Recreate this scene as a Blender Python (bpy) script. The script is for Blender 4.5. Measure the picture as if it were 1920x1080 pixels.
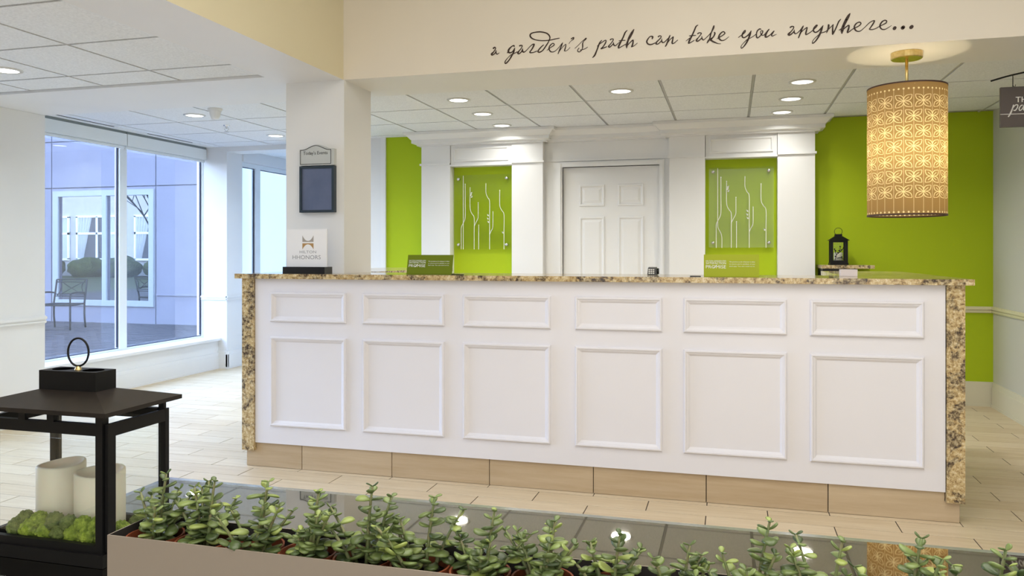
import bpy, bmesh, math, random
from mathutils import Vector, Matrix

EXPOSURE = 0.40
SKY = 8.6
P_LOBBY = 74
P_FRONT = 33
P_LOUNGE = 30
P_DOWN = 5.6
P_DOWN_L = 6.5
P_PEND = 44
STUCCO_C = (0.138, 0.136, 0.172)

# ---------------------------------------------------------------- scene, camera, light
for o in list(bpy.data.objects):
    bpy.data.objects.remove(o)
scene = bpy.context.scene
COL = scene.collection
random.seed(7)

cam_data = bpy.data.cameras.new('camera')
cam = bpy.data.objects.new('camera', cam_data)
COL.objects.link(cam)
cam.location = (0, 0, 1.24)
cam.rotation_euler = (math.radians(90), 0, math.radians(15.46))
cam_data.sensor_width = 36
cam_data.lens = 1482 / 1920 * 36
cam_data.shift_y = -65 / 1920
cam_data.clip_start = 0.02
cam_data.clip_end = 300
scene.camera = cam

scene.view_settings.view_transform = 'Standard'
scene.view_settings.look = 'None'
scene.view_settings.gamma = 1
scene.view_settings.use_curve_mapping = False
scene.view_settings.exposure = EXPOSURE

world = bpy.data.worlds.new('world')
scene.world = world
world.use_nodes = True
wn = world.node_tree.nodes
wl = world.node_tree.links
wn.clear()
wo = wn.new('ShaderNodeOutputWorld')
wb = wn.new('ShaderNodeBackground')
wr = wn.new('ShaderNodeValToRGB')
wt = wn.new('ShaderNodeTexCoord')
ws = wn.new('ShaderNodeSeparateXYZ')
wl.new(wt.outputs['Generated'], ws.inputs[0])
wl.new(ws.outputs['Z'], wr.inputs[0])
wr.color_ramp.elements[0].position = 0.0
wr.color_ramp.elements[0].color = (0.66, 0.79, 1.0, 1)
wr.color_ramp.elements[1].position = 0.7
wr.color_ramp.elements[1].color = (0.40, 0.60, 1.0, 1)
wl.new(wr.outputs[0], wb.inputs[0])
wb.inputs[1].default_value = SKY
wl.new(wb.outputs[0], wo.inputs[0])

def area(name, loc, rot, sx, sy, power, color=(1, 1, 1), spread=math.pi, portal=False, shape='RECTANGLE'):
    l = bpy.data.lights.new(name, 'AREA')
    l.shape = shape
    l.size = sx
    if shape == 'RECTANGLE':
        l.size_y = sy
    l.energy = power
    l.color = color
    l.spread = spread
    if portal:
        l.cycles.is_portal = True
    o = bpy.data.objects.new(name, l)
    COL.objects.link(o)
    o.location = loc
    o.rotation_euler = rot
    return o

D = math.radians
area('lobby_ceiling_fill', (0.2, 1.0, 3.12), (0, 0, 0), 3.0, 3.6, P_LOBBY, (1.0, 0.965, 0.91))  # unseen fill panel added under the lobby ceiling, no fixture there
area('lobby_front_fill', (0.2, -2.3, 1.9), (D(90), 0, D(0)), 4.0, 2.2, P_FRONT, (0.93, 0.96, 1.0))  # unseen fill added behind the camera to brighten the desk, no window here
area('lounge_ceiling_fill', (-3.7, 0.8, 2.30), (0, 0, 0), 1.8, 2.4, P_LOUNGE, (0.80, 0.92, 1.0))  # unseen fill added under the lounge ceiling to brighten the left side
area('window_daylight_portal', (-5.62, 6.3, 1.3), (0, D(-90), 0), 2.0, 2.3, 1, portal=True)
area('lounge_window_daylight_portal', (-5.62, 2.4, 1.3), (0, D(-90), 0), 2.0, 2.9, 1, portal=True)

# ---------------------------------------------------------------- helpers
ORG = {}

def link(o):
    COL.objects.link(o)
    return o

def obj(name, bm, mat, parent=None, kind=None, smooth=False, bevel=0.0, bseg=2):
    """link a bmesh made in world coordinates as one object (coordinates are made local to the parent empty)"""
    if bevel:
        bmesh.ops.bevel(bm, geom=[e for e in bm.edges if len(e.link_faces) == 2 and e.calc_face_angle(0) > 0.5],
                        offset=bevel, segments=bseg, profile=0.5, affect='EDGES')
    me = bpy.data.meshes.new(name)
    if smooth:
        for f in bm.faces:
            f.smooth = True
    bm.to_mesh(me)
    bm.free()
    if isinstance(mat, (list, tuple)):
        for m in mat:
            me.materials.append(m)
    elif mat:
        me.materials.append(mat)
    o = bpy.data.objects.new(name, me)
    link(o)
    if parent is not None:
        p = parent
        off = ORG.get(p.name)
        if off is None:
            off = Vector((0, 0, 0))
        me.transform(Matrix.Translation(-off))
        o.parent = p
        ORG[o.name] = off
    else:
        ORG[o.name] = Vector((0, 0, 0))
    if kind:
        o['kind'] = kind
    return o

def thing(name, label, cat, loc, group=None):
    o = bpy.data.objects.new(name, None)
    o.empty_display_size = 0.1
    link(o)
    o.location = loc
    o['label'] = label
    o['category'] = cat
    if group:
        o['group'] = group
    ORG[o.name] = Vector(loc)
    return o

def tag(o, label, cat, group=None):
    o['label'] = label
    o['category'] = cat
    if group:
        o['group'] = group
    return o

def struct(name, bm, mat, **k):
    o = obj(name, bm, mat, **k)
    o['kind'] = 'structure'
    return o

def B():
    return bmesh.new()

def box(bm, x0, x1, y0, y1, z0, z1, mi=0):
    v = [bm.verts.new((x, y, z)) for z in (z0, z1) for y in (y0, y1) for x in (x0, x1)]
    fs = []
    for q in ((0, 2, 3, 1), (4, 5, 7, 6), (0, 1, 5, 4), (2, 6, 7, 3), (0, 4, 6, 2), (1, 3, 7, 5)):
        f = bm.faces.new([v[i] for i in q])
        f.material_index = mi
        fs.append(f)
    return fs

def bx(x0, x1, y0, y1, z0, z1):
    bm = B()
    box(bm, x0, x1, y0, y1, z0, z1)
    return bm

def lathe(bm, cx, cy, prof, n=32, cap=False):
    rings = []
    for r, z in prof:
        if r < 1e-6:
            rings.append([bm.verts.new((cx, cy, z))])
        else:
            rings.append([bm.verts.new((cx + r * math.cos(2 * math.pi * i / n), cy + r * math.sin(2 * math.pi * i / n), z)) for i in range(n)])
    for a, b in zip(rings, rings[1:]):
        for i in range(n):
            j = (i + 1) % n
            if len(a) == 1:
                bm.faces.new((a[0], b[j], b[i]))
            elif len(b) == 1:
                bm.faces.new((a[i], a[j], b[0]))
            else:
                bm.faces.new((a[i], a[j], b[j], b[i]))
    return rings

def tube(bm, pts, r, n=8, caps=True):
    pts = [Vector(p) for p in pts]
    rad = r if isinstance(r, (list, tuple)) else [r] * len(pts)
    rings = []
    t0 = (pts[1] - pts[0]).normalized()
    up = Vector((0, 0, 1)) if abs(t0.z) < 0.9 else Vector((1, 0, 0))
    nrm = t0.cross(up).normalized()
    for i, p in enumerate(pts):
        if i == 0:
            t = t0
        elif i == len(pts) - 1:
            t = (pts[i] - pts[i - 1]).normalized()
        else:
            t = (pts[i + 1] - pts[i - 1]).normalized()
        nrm = (nrm - t * nrm.dot(t)).normalized()
        bi = t.cross(nrm)
        rings.append([bm.verts.new(p + (nrm * math.cos(2 * math.pi * k / n) + bi * math.sin(2 * math.pi * k / n)) * rad[i]) for k in range(n)])
    for a, b in zip(rings, rings[1:]):
        for k in range(n):
            j = (k + 1) % n
            bm.faces.new((a[k], a[j], b[j], b[k]))
    if caps:
        bm.faces.new(rings[0][::-1])
        bm.faces.new(rings[-1])

def ring(bm, c, rx, rz, r, n=40, m=10, axis='y'):
    rs = []
    for i in range(n):
        a = 2 * math.pi * i / n
        ca, sa = math.cos(a), math.sin(a)
        row = []
        for k in range(m):
            b = 2 * math.pi * k / m
            row.append(bm.verts.new((c[0] + ca * (rx + r * math.cos(b)), c[1] + r * math.sin(b), c[2] + sa * (rz + r * math.cos(b)))))
        rs.append(row)
    for i in range(n):
        a, b = rs[i], rs[(i + 1) % n]
        for k in range(m):
            j = (k + 1) % m
            bm.faces.new((a[k], a[j], b[j], b[k]))

def catmull(pts, k=6):
    out = []
    P = [pts[0]] + list(pts) + [pts[-1]]
    for i in range(1, len(P) - 2):
        p0, p1, p2, p3 = P[i - 1], P[i], P[i + 1], P[i + 2]
        for s in range(k):
            t = s / k
            out.append(tuple(0.5 * ((2 * b) + (-a + c) * t + (2 * a - 5 * b + 4 * c - d) * t * t + (-a + 3 * b - 3 * c + d) * t ** 3)
                             for a, b, c, d in zip(p0, p1, p2, p3)))
    out.append(tuple(pts[-1]))
    return out

def strokes(bm, sts, y, k=6, scale=0.001, wf=1.0, dx=0.0, dz=0.0, mn=0.0):
    """flat vinyl strokes facing -Y: quads plus round joints"""
    e = 0
    for st in sts:
        c = catmull(st, k) if len(st) > 2 else st
        c = [(p[0] * scale + dx, p[1] * scale + dz, max(p[2] * scale * wf, mn)) for p in c]
        for i in range(len(c)):
            x, z, w = c[i]
            n = 8
            e = (e + 1) % 7
            yy = y - e * 0.00004
            bm.faces.new([bm.verts.new((x + w * math.cos(2 * math.pi * q / n), yy, z + w * math.sin(2 * math.pi * q / n))) for q in range(n)])
            if i + 1 < len(c):
                x2, z2, w2 = c[i + 1]
                L = math.hypot(x2 - x, z2 - z)
                if L < 1e-6:
                    continue
                nx, nz = -(z2 - z) / L, (x2 - x) / L
                bm.faces.new([bm.verts.new(v) for v in ((x + nx * w, yy, z + nz * w), (x - nx * w, yy, z - nz * w),
                                                        (x2 - nx * w2, yy, z2 - nz * w2), (x2 + nx * w2, yy, z2 + nz * w2))])

def text_bm(s, x0, x1, z0, z1, y, depth=0.0006, M=None):
    cu = bpy.data.curves.new('txt', 'FONT')
    cu.body = s
    cu.resolution_u = 3
    to = bpy.data.objects.new('txt', cu)
    link(to)
    dg = bpy.context.evaluated_depsgraph_get()
    me = bpy.data.meshes.new_from_object(to.evaluated_get(dg))
    xs = [v.co.x for v in me.vertices]
    ys = [v.co.y for v in me.vertices]
    a, b, c, d = min(xs), max(xs), min(ys), max(ys)
    bm = B()
    bm.from_mesh(me)
    for v in bm.verts:
        v.co = Vector((x0 + (v.co.x - a) / (b - a) * (x1 - x0), y, z0 + (v.co.y - c) / (d - c) * (z1 - z0)))
    bpy.data.objects.remove(to)
    bpy.data.curves.remove(cu)
    bpy.data.meshes.remove(me)
    return bm

def join_bm(dst, src):
    me = bpy.data.meshes.new('tmp')
    src.to_mesh(me)
    src.free()
    dst.from_mesh(me)
    bpy.data.meshes.remove(me)

# ---------------------------------------------------------------- materials
def mat(name, color, rough=0.5, metal=0.0, spec=0.5, **k):
    m = bpy.data.materials.new(name)
    m.use_nodes = True
    p = m.node_tree.nodes['Principled BSDF']
    p.inputs['Base Color'].default_value = (*color, 1)
    p.inputs['Roughness'].default_value = rough
    p.inputs['Metallic'].default_value = metal
    p.inputs['Specular IOR Level'].default_value = spec
    for a, b in k.items():
        p.inputs[a.replace('_', ' ')].default_value = b
    return m

def nodes(m):
    return m.node_tree.nodes, m.node_tree.links, m.node_tree.nodes['Principled BSDF']

def noise_mat(name, c1, c2, scale=8, detail=4, rough=0.5, bump=0.0, bscale=None, lo=0.35, hi=0.65, stretch=(1, 1, 1), spec=0.5, metal=0.0, dist=0.002):
    m = mat(name, c1, rough, metal, spec)
    N, L, p = nodes(m)
    tc = N.new('ShaderNodeTexCoord')
    mp = N.new('ShaderNodeMapping')
    mp.inputs['Scale'].default_value = stretch
    L.new(tc.outputs['Object'], mp.inputs[0])
    nz = N.new('ShaderNodeTexNoise')
    nz.inputs['Scale'].default_value = scale
    nz.inputs['Detail'].default_value = detail
    L.new(mp.outputs[0], nz.inputs[0])
    cr = N.new('ShaderNodeValToRGB')
    cr.color_ramp.elements[0].position = lo
    cr.color_ramp.elements[0].color = (*c1, 1)
    cr.color_ramp.elements[1].position = hi
    cr.color_ramp.elements[1].color = (*c2, 1)
    L.new(nz.outputs[0], cr.inputs[0])
    L.new(cr.outputs[0], p.inputs['Base Color'])
    if bump:
        n2 = N.new('ShaderNodeTexNoise')
        n2.inputs['Scale'].default_value = bscale or scale * 4
        n2.inputs['Detail'].default_value = 4
        L.new(mp.outputs[0], n2.inputs[0])
        b = N.new('ShaderNodeBump')
        b.inputs['Strength'].default_value = bump
        b.inputs['Distance'].default_value = dist
        L.new(n2.outputs[0], b.inputs['Height'])
        L.new(b.outputs[0], p.inputs['Normal'])
    return m

def paint(name, c, rough=0.55):
    d = tuple(x * 0.965 for x in c)
    return noise_mat(name, c, d, 1.3, 3, rough, bump=0.05, bscale=220, dist=0.0006)

WHITE = paint('white_wall_paint', (0.80, 0.80, 0.79))
TRIM = paint('white_semigloss_trim', (0.82, 0.82, 0.81), 0.35)
DESKW = paint('desk_white_paint', (0.80, 0.79, 0.835), 0.35)
CREAM = paint('cream_wall_paint', (0.78, 0.72, 0.62))
YCREAM = paint('yellow_cream_wall_paint', (0.78, 0.71, 0.50))
SOFFIT = paint('soffit_paint', (0.80, 0.80, 0.80))
GREIGE = paint('warm_grey_wall_paint', (0.60, 0.59, 0.52))
GREEN = noise_mat('lime_green_paint', (0.42, 0.55, 0.014), (0.40, 0.53, 0.013), 1.3, 3, 0.6, spec=0.2)
RAILC = paint('cream_trim_paint', (0.72, 0.68, 0.44), 0.4)

def tile_ceiling():
    m = noise_mat('mineral_fibre_tile', (0.84, 0.86, 0.88), (0.74, 0.76, 0.78), 90, 5, 0.9, bump=0.6, bscale=110, dist=0.003)
    return m
CTILE = tile_ceiling()
TBAR = mat('ceiling_grid_metal', (0.45, 0.45, 0.45), 0.5)
DARK = mat('matt_black_metal', (0.004, 0.004, 0.0045), 0.45, spec=0.25)
BLACK = mat('black_plastic', (0.008, 0.008, 0.009), 0.3)
SLOT = mat('slot_black', (0.01, 0.01, 0.01), 0.8)

def floor_mat(name, c1, c2):
    m = mat(name, c1, 0.46, spec=0.4)
    N, L, p = nodes(m)
    tc = N.new('ShaderNodeTexCoord')
    geo = N.new('ShaderNodeNewGeometry')
    mp = N.new('ShaderNodeMapping')
    mp.inputs['Scale'].default_value = (1.6, 22, 22)
    L.new(geo.outputs['Position'], mp.inputs[0])
    nz = N.new('ShaderNodeTexNoise')
    nz.inputs['Scale'].default_value = 1.6
    nz.inputs['Detail'].default_value = 7
    nz.inputs['Roughness'].default_value = 0.65
    L.new(mp.outputs[0], nz.inputs[0])
    oi = N.new('ShaderNodeObjectInfo')
    ad = N.new('ShaderNodeMath')
    ad.operation = 'MULTIPLY_ADD'
    ad.inputs[1].default_value = 0.22
    L.new(oi.outputs['Random'], ad.inputs[0])
    L.new(nz.outputs[0], ad.inputs[2])
    cr = N.new('ShaderNodeValToRGB')
    cr.color_ramp.elements[0].position = 0.38
    cr.color_ramp.elements[0].color = (*c1, 1)
    cr.color_ramp.elements[1].position = 0.85
    cr.color_ramp.elements[1].color = (*c2, 1)
    L.new(ad.outputs[0], cr.inputs[0])
    L.new(cr.outputs[0], p.inputs['Base Color'])
    b = N.new('ShaderNodeBump')
    b.inputs['Strength'].default_value = 0.15
    b.inputs['Distance'].default_value = 0.001
    L.new(nz.outputs[0], b.inputs['Height'])
    L.new(b.outputs[0], p.inputs['Normal'])
    return m
FTILE = floor_mat('wood_look_porcelain', (0.60, 0.47, 0.30), (0.76, 0.64, 0.46))
KTILE = floor_mat('kick_porcelain', (0.47, 0.35, 0.215), (0.58, 0.46, 0.31))
GROUT = mat('grout', (0.06, 0.042, 0.028), 0.9)

def granite():
    m = mat('gold_granite', (0.6, 0.5, 0.3), 0.12)
    N, L, p = nodes(m)
    geo = N.new('ShaderNodeNewGeometry')
    n1 = N.new('ShaderNodeTexNoise'); n1.inputs['Scale'].default_value = 60; n1.inputs['Detail'].default_value = 8; n1.inputs['Roughness'].default_value = 0.7
    n2 = N.new('ShaderNodeTexNoise'); n2.inputs['Scale'].default_value = 8; n2.inputs['Detail'].default_value = 9; n2.inputs['Roughness'].default_value = 0.68; n2.inputs['Distortion'].default_value = 0.6
    vo = N.new('ShaderNodeTexVoronoi'); vo.inputs['Scale'].default_value = 130
    for n in (n1, n2, vo):
        L.new(geo.outputs['Position'], n.inputs['Vector'])
    c1 = N.new('ShaderNodeValToRGB')
    E = c1.color_ramp.elements
    E[0].position = 0.33; E[0].color = (0.10, 0.055, 0.03, 1)
    E[1].position = 0.66; E[1].color = (0.75, 0.66, 0.47, 1)
    x = E.new(0.44); x.color = (0.42, 0.29, 0.13, 1)
    x = E.new(0.54); x.color = (0.60, 0.47, 0.25, 1)
    L.new(n1.outputs[0], c1.inputs[0])
    c2 = N.new('ShaderNodeValToRGB')
    c2.color_ramp.elements[0].position = 0.50; c2.color_ramp.elements[0].color = (0, 0, 0, 1)
    c2.color_ramp.elements[1].position = 0.56; c2.color_ramp.elements[1].color = (1, 1, 1, 1)
    L.new(n2.outputs[0], c2.inputs[0])
    mx = N.new('ShaderNodeMix'); mx.data_type = 'RGBA'
    mx.inputs[7].default_value = (0.045, 0.032, 0.03, 1)
    ml = N.new('ShaderNodeMath'); ml.operation = 'MULTIPLY'
    L.new(c2.outputs[0], ml.inputs[0])
    c3 = N.new('ShaderNodeValToRGB')
    c3.color_ramp.elements[0].position = 0.40; c3.color_ramp.elements[0].color = (1, 1, 1, 1)
    c3.color_ramp.elements[1].position = 0.58; c3.color_ramp.elements[1].color = (0.35, 0.35, 0.35, 1)
    L.new(n1.outputs[0], c3.inputs[0])
    L.new(c3.outputs[0], ml.inputs[1])
    L.new(ml.outputs[0], mx.inputs[0])
    L.new(c1.outputs[0], mx.inputs[6])
    m2 = N.new('ShaderNodeMix'); m2.data_type = 'RGBA'
    m2.inputs[7].default_value = (0.02, 0.015, 0.015, 1)
    lt = N.new('ShaderNodeMath'); lt.operation = 'LESS_THAN'; lt.inputs[1].default_value = 0.13
    L.new(vo.outputs['Distance'], lt.inputs[0])
    hf = N.new('ShaderNodeMath'); hf.operation = 'MULTIPLY'; hf.inputs[1].default_value = 0.75
    L.new(lt.outputs[0], hf.inputs[0])
    L.new(hf.outputs[0], m2.inputs[0])
    L.new(mx.outputs[2], m2.inputs[6])
    L.new(m2.outputs[2], p.inputs['Base Color'])
    return m
GRANITE = granite()

def glass(name, tint=(1, 1, 1), fac=1.0):
    m = bpy.data.materials.new(name)
    m.use_nodes = True
    N, L = m.node_tree.nodes, m.node_tree.links
    N.clear()
    o = N.new('ShaderNodeOutputMaterial')
    t = N.new('ShaderNodeBsdfTransparent'); t.inputs[0].default_value = (*tint, 1)
    g = N.new('ShaderNodeBsdfGlossy'); g.inputs['Roughness'].default_value = 0.0
    f = N.new('ShaderNodeFresnel'); f.inputs[0].default_value = 1.45
    mm = N.new('ShaderNodeMath'); mm.operation = 'MULTIPLY'; mm.inputs[1].default_value = fac
    mx = N.new('ShaderNodeMixShader')
    L.new(f.outputs[0], mm.inputs[0])
    L.new(mm.outputs[0], mx.inputs[0]); L.new(t.outputs[0], mx.inputs[1]); L.new(g.outputs[0], mx.inputs[2])
    L.new(mx.outputs[0], o.inputs[0])
    return m
GLASS = glass('clear_window_glass', (0.97, 0.98, 1.0), 0.22)
LGLASS = glass('lantern_glass', (0.99, 1, 0.99), 0.15)
ACRYL = glass('clear_acrylic', (0.97, 0.98, 0.95), 0.7)
MIRROR = mat('reflective_tinted_glazing', (0.46, 0.47, 0.50), 0.0, 1.0)
TABLETOP = mat('dark_mirror_glass_top', (0.47, 0.45, 0.41), 0.02, 1.0)
TEDGE = mat('bevelled_glass_edge', (0.26, 0.27, 0.25), 0.15, 0.3)
BRASS = noise_mat('brushed_brass', (0.72, 0.58, 0.28), (0.62, 0.48, 0.2), 60, 3, 0.28, metal=1.0)
CHROME = mat('satin_steel', (0.7, 0.7, 0.7), 0.2, 1.0)

def emit(name, c, s):
    m = bpy.data.materials.new(name)
    m.use_nodes = True
    N, L = m.node_tree.nodes, m.node_tree.links
    p = N['Principled BSDF']
    p.inputs['Base Color'].default_value = (0.8, 0.8, 0.8, 1)
    p.inputs['Emission Color'].default_value = (*c, 1)
    p.inputs['Emission Strength'].default_value = s
    return m
LAMP = emit('downlight_lens_glow', (1.0, 0.98, 0.93), 2.2)

# ---------------------------------------------------------------- setting: floor
GX0, GP = -5.5, 0.565
RY0, RP = 4.0, 0.155
CX_, CH_ = 960.0, 1482.0
CT, ST = math.cos(D(15.46)), math.sin(D(15.46))

FLX0, FLX1, FLY0, FLY1 = -5.33, 2.05, -2.5, 9.4
struct('floor', bx(FLX0 - 0.02, FLX1, FLY0, FLY1, -0.06, -0.0015), GROUT)
FLOOR = bpy.data.objects['floor']
tiles = []
j = int((FLY0 - RY0) / RP) - 1
while True:
    y0 = RY0 + j * RP
    if y0 > FLY1:
        break
    off = 0.17 if j % 2 else -0.10          # rows are laid half a plank apart
    off = 0.17 if (j % 2 != 0) else (0.17 + GP / 2)
    k0 = int((FLX0 - off) / GP) - 1
    for k in range(k0, k0 + 20):
        x0 = off + k * GP
        a, b = max(x0, FLX0), min(x0 + GP, FLX1)
        c, d = max(y0, FLY0), min(y0 + RP, FLY1)
        if b - a < 0.02 or d - c < 0.02:
            continue
        tiles.append((a, b, c, d))
    j += 1

def seen(t):
    x, y = (t[0] + t[1]) / 2, (t[2] + t[3]) / 2
    dd = -ST * x + CT * y
    if dd < 1:
        return None
    u = (CT * x + ST * y) / dd * CH_ + CX_
    v = 475 + CH_ * 1.24 / dd
    if u < -60 or u > 1980 or v > 1090:
        return None
    if -2.75 < x < 1.05 and y > 4.05:
        return None
    if x > -1.9 and y < 3.45:
        return None
    if x > -2.3 and y > 4.9 and x < 1.0:
        return None
    return dd
vis = sorted([(seen(t), t) for t in tiles if seen(t)], key=lambda q: q[0])[:295]
viss = set(t for _, t in vis)
gap = 0.0023
def tile_bm(bm, t, h=0.010):
    a, b, c, d = t
    box(bm, a + gap, b - gap, c + gap, d - gap, -h, 0.0)
proto = None
for t in tiles:
    if t not in viss:
        continue
    full = abs(t[1] - t[0] - GP) < 1e-6 and abs(t[3] - t[2] - RP) < 1e-6
    if full and proto:
        o = bpy.data.objects.new('floor_tile', proto)
        link(o)
    elif full:
        bm = B()
        tile_bm(bm, (-GP / 2, GP / 2, -RP / 2, RP / 2))
        bmesh.ops.bevel(bm, geom=[e for e in bm.edges if all(v.co.z > -0.001 for v in e.verts)], offset=0.0008, segments=1, affect='EDGES')
        o = obj('floor_tile', bm, FTILE)
        proto = o.data
    else:
        bm = B()
        cx, cy = (t[0] + t[1]) / 2, (t[2] + t[3]) / 2
        tile_bm(bm, (t[0] - cx, t[1] - cx, t[2] - cy, t[3] - cy))
        o = obj('floor_tile', bm, FTILE)
    o.location = ((t[0] + t[1]) / 2, (t[2] + t[3]) / 2, 0.0)
    o.parent = FLOOR
bm = B()
for t in tiles:
    if t not in viss:
        tile_bm(bm, t)
o = obj('floor_tiles_beyond', bm, FTILE, FLOOR, kind='stuff')

# ---------------------------------------------------------------- setting: ceilings
CZ = 2.385
NZ = 2.285
struct('ceiling', bx(-5.37, 2.05, 4.70, 9.4, CZ + 0.012, CZ + 0.06), TBAR)
CEIL = bpy.data.objects['ceiling']
TB = B()
tb_lines_x = [0.145 + 0.6 * k for k in range(-9, 4)]
tb_lines_y = [4.68 + 0.6 * k for k in range(0, 8)]
def ctile(parent, a, b, c, d, z):
    o = obj('ceiling_tile', bx(a + 0.010, b - 0.010, c + 0.010, d - 0.010, z, z + 0.011), CTILE, parent, bevel=0.003, bseg=1)
    return o
xs = [-5.37] + [x for x in tb_lines_x if x > -5.3] + [2.05]
ys = [4.70] + [y for y in tb_lines_y if y > 4.75 and y < 9.3]
ys = [y for y in ys]
for a, b in zip(xs, xs[1:]):
    for c, d in zip(ys, ys[1:]):
        if d > 7.3 and a > -3.2:
            continue
        ctile(CEIL, a, b, c, d, CZ)
gb = B()
for x in xs[1:-1]:
    box(gb, x - 0.007, x + 0.007, 4.70, 7.21, CZ + 0.004, CZ + 0.013)
for y in ys[1:]:
    box(gb, -5.37, 2.05, y - 0.007, y + 0.007, CZ + 0.0045, CZ + 0.0135)
obj('grid_bars', gb, TBAR, CEIL)

struct('ceiling', bx(-5.56, -2.627, -2.5, 4.072, NZ + 0.012, NZ + 0.06), TBAR)
CEIL2 = bpy.data.objects['ceiling.001']
xs = [-5.54, -4.905, -4.333, -3.768, -3.202, -2.627]
ys = [4.072, 3.80, 3.22, 2.65, 2.08, 1.51, 0.94, 0.37, -0.20, -0.77]
for a, b in zip(xs, xs[1:]):
    for d, c in zip(ys, ys[1:]):
        ctile(CEIL2, a, b, c, d, NZ)
gb = B()
for x in xs[1:-1]:
    box(gb, x - 0.007, x + 0.007, -0.77, 4.072, NZ + 0.004, NZ + 0.013)
for y in ys[1:]:
    box(gb, -5.54, -2.627, y - 0.007, y + 0.007, NZ + 0.0045, NZ + 0.0135)
obj('grid_bars', gb, TBAR, CEIL2)

# plaster soffits and header beam (underside at 2.27 m)
SZ = 2.27
# left soffit strip beside the raised lobby ceiling and its cream fascia above
struct('trim_1', bx(-2.627, -2.215, -2.5, 4.262, SZ, 3.25), [SOFFIT, YCREAM])
o = bpy.data.objects['trim_1']
for f in o.data.polygons:
    if f.normal.x > 0.9:
        f.material_index = 1
# cross soffit on the left and header over the desk
struct('trim_2', bx(-5.60, -2.627, 4.072, 4.765, SZ, 2.46), SOFFIT)
struct('trim_2', bx(-2.6271, -2.215, 4.2621, 4.765, SZ, 2.46), SOFFIT)
struct('trim_3', bx(-2.2151, 2.05, 4.256, 4.765, SZ, 3.25), [SOFFIT, CREAM])
o = bpy.data.objects['trim_3']
for f in o.data.polygons:
    if f.normal.y < -0.9:
        f.material_index = 1
# far left low header and soffit by the windows
struct('trim_4', bx(-5.23, -3.3, 7.38, 7.62, 2.335, 2.40), WHITE)
struct('trim_5', bx(-5.60, -5.37, 4.765, 7.38, CZ, 2.45), WHITE)
# raised lobby ceiling, out of frame above
struct('ceiling', bx(-2.215, 2.05, -2.5, 4.256, 3.2, 3.25), SOFFIT)

# column between header and desk
struct('column', bx(-2.60, -2.212, 4.258, 4.62, 0, SZ), WHITE)

# ---------------------------------------------------------------- setting: walls
def panel_wall(name, bm, m):
    return struct(name, bm, m)
# back wall: white at the left end, green behind the desk
bm = B()
box(bm, -4.4, -3.30, 7.21, 7.36, 0, CZ + 0.01)
struct('wall_back', bm, WHITE)
bm = B()
box(bm, -3.30, 2.05, 7.21, 7.36, 0, CZ + 0.01)
struct('wall_back', bm, GREEN)
struct('wall_far', bx(-5.6, -4.4, 9.3, 9.45, 0, 2.5), WHITE)
struct('wall_passage', bx(-4.4, -4.25, 7.36, 9.45, 0, 2.5), WHITE)
struct('trim_6', bx(-3.335, -3.285, 7.19, 7.21, 0, CZ), TRIM)
struct('wall_right', bx(2.05, 2.2, -2.5, 7.36, 0, 3.25), GREIGE)
struct('wall_front', bx(-5.6, 2.2, -2.65, -2.5, 0, 3.25), CREAM)

# chair rails and baseboards
def rail_x(name, x0, x1, yf, z0, z1, m, pr=0.022, z_extra=True):
    """moulded rail on a wall facing -Y, profile stepped"""
    bm = B()
    h = z1 - z0
    box(bm, x0, x1, yf - pr * 0.55, yf, z0, z1)
    box(bm, x0, x1, yf - pr, yf, z0 + h * 0.55, z0 + h * 0.9)
    box(bm, x0, x1, yf - pr * 0.8, yf, z0 + h * 0.12, z0 + h * 0.3)
    return struct(name, bm, m)
def rail_y(name, y0, y1, xf, sgn, z0, z1, m, pr=0.022):
    bm = B()
    h = z1 - z0
    for k, a, b in ((0.55, 0, 1), (1, 0.55, 0.9), (0.8, 0.12, 0.3)):
        xa, xb = sorted((xf, xf + sgn * pr * k))
        box(bm, xa, xb, y0, y1, z0 + h * a, z0 + h * b)
    return struct(name, bm, m)
rail_x('trim_7', -3.28, 2.05, 7.21, 0.756, 0.808, RAILC)
rail_y('trim_8', -2.5, 7.188, 2.05, -1, 0.756, 0.808, RAILC)
def base_x(name, x0, x1, yf, h, m):
    bm = B()
    box(bm, x0, x1, yf - 0.014, yf, 0, h)
    box(bm, x0, x1, yf - 0.020, yf, 0, h * 0.80)
    box(bm, x0, x1, yf - 0.026, yf, 0, 0.02)
    return struct(name, bm, m)
def base_y(name, y0, y1, xf, sgn, h, m):
    bm = B()
    for k, z0, z1 in ((0.014, 0, h), (0.020, 0, h * 0.8), (0.026, 0, 0.02)):
        xa, xb = sorted((xf, xf + sgn * k))
        box(bm, xa, xb, y0, y1, z0, z1)
    return struct(name, bm, m)
CRBASE = paint('cream_baseboard_paint', (0.70, 0.67, 0.52), 0.4)
base_x('baseboard_back', -3.28, 2.05, 7.21, 0.197, CRBASE)
base_y('baseboard_right', -2.5, 7.18, 2.05, -1, 0.197, CRBASE)

# ---------------------------------------------------------------- window wall (left)
# apron under the windows, sill, piers
struct('wall_left', bx(-5.60, -5.33, 4.765, 7.38, 0, 0.30), WHITE)
struct('trim_9', bx(-5.56, -5.295, 4.765, 7.38, 0.302, 0.328), TRIM, bevel=0.006)
base_y('baseboard_left', 4.765, 7.38, -5.33, 1, 0.17, TRIM)
struct('wall_left', bx(-5.60, -5.56, 4.765, 7.38, 2.33, 2.384), WHITE)
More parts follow.
